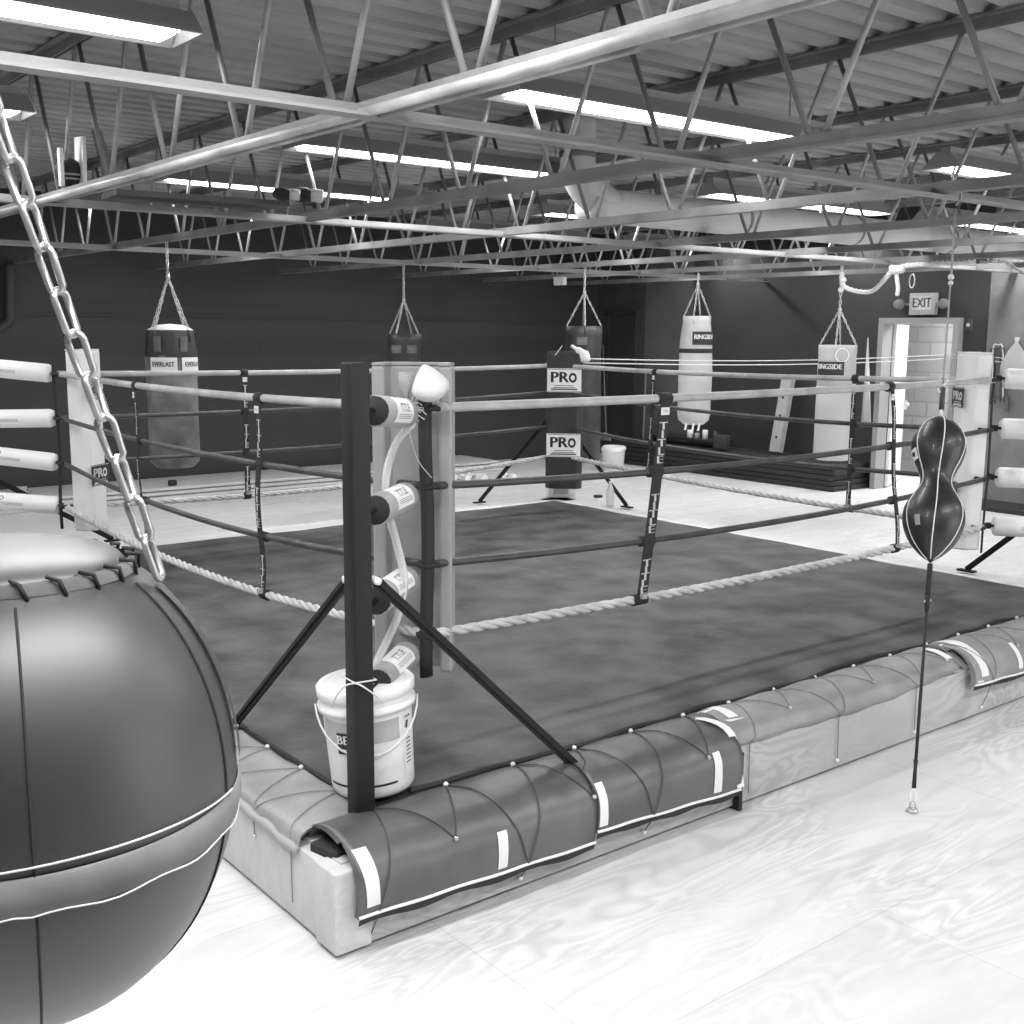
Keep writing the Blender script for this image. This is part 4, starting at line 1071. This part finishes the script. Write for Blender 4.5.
# trash bin, dustpan, broom
q=at(613,470,2,0); tr=thing('waste_bin','white waste bin with a liner on the floor behind the far corner','bin',q)
MB().lathe([(.001,0),(.14,0),(.165,.28),(.172,.285),(.17,.30),(.155,.29),(.13,.02)],q,24,cap=False).build('bin_wall','whitev',tr)
MB().lathe([(.168,.27),(.175,.31),(.15,.34),(.14,.30)],q,24,cap=False,wob=lambda a,z:1+.06*math.sin(3*a+z*30)).build('liner','white',tr)
q=at(606,440,0,9.9); ql=thing('dustpan','grey lobby dustpan with a long handle hanging near the white bin','dustpan',q)
MB().prism([(-.12,0),(.12,0),(.1,.06),(0,.12),(-.1,.06)],.05,frame(q,(0,-1,0),(0,0,1))).build('pan','wallL',ql)
MB().tube([q+V((0,0,.1)),at(603,345,0,10.2)],.011,6).build('handle','wallL',ql)
for px_,lab in((583,'thin pale broom handle leaning behind the far corner pad'),(640,'short pale pole leaning on the wall right of the white bin')):
    a=at(px_+3,440,0 if px_>600 else 1,9.95); b=at(px_+(6 if px_>600 else 2),372 if px_>600 else 420,0 if px_>600 else 1,10.3 if px_>600 else 10.1); lone(MB().tube([a,b],.014,6),'broom_handle','wallL',lab,'pole','leaning poles')
# dumbbells along the mats
db=thing('dumbbell','white hexagonal dumbbell, leftmost of the row by the back wall','dumbbell',(0,0,0),'white dumbbells')
for s in(-1,1): MB().tube([(s*.04,0,.048),(s*.11,0,.048)],.045,6,smooth=False).build('dumbbell_head','whitev',db)
MB().tube([(-.06,0,.048),(.06,0,.048)],.014,8).build('grip','zinc',db)
dl_=['second white dumbbell from the left in the row by the back wall','third white dumbbell in the row by the back wall','fourth white dumbbell in the row by the back wall','rightmost white dumbbell in the row by the back wall']
zb_=.137
for i,px_ in enumerate((452,464,475,484,509)):
    q=at(px_,480+(i%2),2,0); loc=(q.x,q.y,.0)
    if i==0: db.location=loc; db.rotation_euler=(0,0,1.2)
    else: dup(db,loc,dl_[i-1],'white dumbbells',rotz=[1.4,1.9,1.0,1.6][i-1])
q=at(22,490,1,9.4); pc=thing('plastic_cup','small clear plastic cup on the pale boards at the left photo edge','cup',(q.x,9.4,.14))
MB().lathe([(.001,0),(.04,0),(.055,.11),(.05,.112)],(q.x,9.4,.137),16,cap=False).build('cup_wall','signw',pc)
MB().tube([(q.x+.05,9.4,.2),(q.x+.09,9.4,.22),(q.x+.085,9.4,.16)],.006,5).build('cup_handle','signw',pc)
q=at(171,487,1,9.4); lone(MB().box((q.x,9.35,.165),(.09,.06,.06),bev=.01),'black_clamp','blackm','small black clamp on the pale boards left of the rope separator','clamp')
# things on the deck at far corner
q=at(561,497,2,HD); bx=thing('cardboard_box','small white printed box standing at the foot of the far corner pad','box',(q.x-.0,q.y,HD))
rz_=Matrix.Rotation(-.6,3,'Z')
MB().box((q.x,q.y,HD+.095),(.27,.14,.18),rot=rz_,bev=.004).build('carton','white',bx)
MB().box((q.x-.065*1,q.y-.075,HD+.1),(.14,.004,.11),rot=rz_).build('label_patch','signw',bx)
q=at(610,506,2,HD); bt=thing('water_bottle','clear plastic water bottle standing on the canvas edge right of the far corner','bottle',(q.x,q.y,HD))
MB().lathe([(.001,0),(.034,.0),(.036,.02),(.034,.08),(.036,.14),(.02,.18),(.014,.2)],(q.x,q.y,HD+.005),16).build('bottle_body','clear',bt)
MB().lathe([(.001,.2),(.016,.2),(.016,.225),(.001,.225)],(q.x,q.y,HD+.005),12).build('cap','tape',bt)
q=at(598,501,2,HD); tr_=thing('tape_roll','white tape roll with a dark top lying beside the water bottle','tape roll',(q.x,q.y,HD))
MB().lathe([(.03,0),(.045,0),(.045,.03),(.03,.03),(.03,0)],(q.x,q.y,HD+.005),16,cap=False).build('roll','tape',tr_)
MB().lathe([(.001,.03),(.043,.03),(.043,.05),(.001,.05)],(q.x,q.y,HD+.005),16).build('dark_lid','blackm',tr_)
# shoe/glove on far pad
q=at(583,352,0,5.0); gl=thing('boxing_shoe','white soft shoe dangling from the top of the far corner pad','shoe',q)
MB().tube(smoothpath([at(572,346,0,4.98),at(578,350,0,4.98),at(584,354,0,4.98),at(586,362,0,4.98)],4),[.015]*4+[.03]*4+[.045]*4+[.03],10).build('shoe_upper','whitev',gl)
MB().tube(smoothpath([at(562,346,0,4.95),at(556,354,0,4.9),at(548,362,0,4.9),at(542,366,0,4.9)],4),.005,5).build('lace','cordL',gl)
# thin cables to the door wall
p1=V((5.22,5.12,1.66)); 
m=MB()
for dz_,ye in((0,354),(-.0,358)):
    e=at(962,ye,0,XW-.02); a=p1+V((0,0,-.04 if ye>355 else 0)); m.tube([lerp(a,e,i/10)-V((0,0,.05*math.sin(math.pi*i/10))) for i in range(11)],.006,5)
    m.tube([e,at(1060,ye+10,0,XW-.1)],.006,5)
lone(m,'stretched_cable','cordL','pair of thin pale cables stretched from the far corner post to the right wall','cable')
# wall hung items at right
jr=thing('jump_rope','dark looped jump ropes hanging on the pale wall at the right photo edge','jump rope',at(998,345,0,XW-.03))
for k_,o_ in enumerate((0,.05,-.04)):
    a=at(993,400,0,XW-.05); b=at(993,350,0,XW-.05); c_=at(998,345,0,XW-.05); d_=at(1003,350,0,XW-.05); e_=at(1003,398,0,XW-.05)
    MB().tube(smoothpath([p+V((0,o_*(.6),-abs(o_))) for p in(a,b,c_,d_,e_)],6),.009,6).build('rope_loop','cordD' if k_ else 'cordL',jr)
q=at(1016,352,0,XW-.06); pb2=thing('plastic_bag','pale translucent bag hanging on the wall at the right photo edge','bag',q)
MB().lathe([(.001,-.32),(.16,-.30),(.17,-.15),(.1,.0),(.02,.1),(.03,.16),(.001,.16)],q,20,mat3=Matrix.Diagonal((.3,1,1)),wob=lambda a,z:1+.06*math.sin(5*a+z*20)).build('bag_film','signw',pb2)
lone(MB().tube([at(990,397,0,XW-.05),at(1008,397,0,XW-.05)],.008,6).box(at(1007,404,0,XW-.05),(.03,.035,.17)),'wall_bracket','wallG','dark handled bracket on the pale wall under the jump ropes','bracket')
lone(MB().box(at(1005,510,2,0)+V((0,-.2,.03)),(.5,1.6,.06),bev=.01),'floor_pad','matb','black pad lying on the floor by the right wall','mat')
# ------------------------------------------------------------ ceiling clutter at left
zb_=2.66
def lowz(px,py): return at(px,py,0,1.67)
ZJ=2.66
def onj(px,py,z=ZJ): return at(px,py,2,z)
q=onj(70,188)
bgq=thing('gear_bag','dark rounded gear bag with two pale stripes lying up among the joists at left','bag',q)
dd=(q-CAM).dot(Fw)/FPX; ctr=q+V((0,0,15*dd))
MB().sphere(ctr,14*dd,10,(1,1,1)).build('bag_shell','blackm',bgq)
st_=MB()
for dz_ in(-3,-7): st_.tube([ctr+V((0,0,dz_*dd))+V((math.cos(a),math.sin(a),0))*14.2*dd*math.sqrt(1-(dz_/14)**2) for a in [math.radians(210+i*7) for i in range(14)]],1.1*dd,5)
st_.build('pale_stripe','signw',bgq)
q=onj(82,188); lone(MB().box(q+V((0,0,23*dd)),(.02,18*dd*1.4,52*dd),rot=Matrix.Rotation(.06,3,'X'),bev=.003),'white_board','white','white board standing up among the joists behind the striped gear bag','board','white boards among the joists')
q=onj(62,186); lone(MB().box(q+V((0,0,18*dd)),(.02,5*dd*1.4,36*dd)),'white_board','white','narrow white board left of the striped gear bag among the joists','board','white boards among the joists')
q0=onj(112,188)
lone(MB().grid(lambda u,v: q0+Rt*((-16+12*v+9*u*(.6+.4*v))*dd)+V((.03*math.sin(u*9),.03*math.cos(u*7),(56-56*v)*dd)),20,12),'draped_cloth','wallL','grey cloth draped from the roof beside the striped gear bag','cloth')
a=onj(118,192,2.67); b=onj(290,204,2.67)
lone(MB().bar(a+V((0,.15,0)),b+V((0,.15,0)),.34,.03),'storage_board','wallG','old grey board laid across the joists at left above the heavy bag','board')
for k_,(px_,py_,w_,lb_) in enumerate(((283,201,11,'dark padded glove on the joists left of centre, left of a pair'),(303,203,13,'dark padded glove on the joists left of centre, right of a pair'))):
    q=onj(px_,py_,2.67); d2=(q-CAM).dot(Fw)/FPX
    g_=thing('boxing_glove',lb_,'boxing glove',q,'gloves on the joists')
    MB().sphere(q+V((0,0,w_*.6*d2)),w_*d2,8,(1,.8,.6)).build('glove_body','blackm',g_)
    MB().tube([q+Rt*(w_*.7*d2)+V((0,0,w_*.6*d2)),q+Rt*(w_*1.5*d2)+V((0,0,w_*.5*d2))],w_*.5*d2,10).build('cuff','cordL',g_)
lone(MB().tube(smoothpath([at(10,262,1,10.1),at(10,310,1,10.1),at(8,322,1,10.1),at(-14,336,1,10.1)],5),.05,10),'wall_pipe','wallD','dark pipe with an elbow on the back wall at the left photo edge','pipe')
lone(MB().box(at(560,283,0,6.47)+V((0,0,.02)),(.05,.16,.09)),'junction_box','signw','small pale junction box hanging under the joists at centre','junction box')
# ------------------------------------------------------------ lights: corridor lamp, daylight
L=bpy.data.lights.new('corridor_lamp','AREA'); L.size=.8; L.energy=60; o=bpy.data.objects.new('corridor_lamp',L); col.objects.link(o); o.location=(11.4,4.3,2.65)
wd_=bpy.data.worlds.new('W'); bpy.context.scene.world=wd_; wd_.use_nodes=True
wd_.node_tree.nodes['Background'].inputs[0].default_value=(1,1,1,1); wd_.node_tree.nodes['Background'].inputs[1].default_value=2.2
# ------------------------------------------------------------ camera and view
cd=bpy.data.cameras.new('camera'); co=bpy.data.objects.new('camera',cd); col.objects.link(co)
cd.sensor_width=36; cd.sensor_fit='HORIZONTAL'; cd.lens=36*FPX/1024; cd.clip_start=.02
mm=Matrix.Identity(4)
for i in range(3): mm[i][0]=Rt[i]; mm[i][1]=Up[i]; mm[i][2]=-Fw[i]; mm[i][3]=CAM[i]
co.matrix_world=mm
sc=bpy.context.scene; sc.camera=co
sc.view_settings.view_transform='Standard'; sc.view_settings.look='None'; sc.view_settings.gamma=1; sc.view_settings.exposure=0.45
sc.view_settings.use_curve_mapping=False
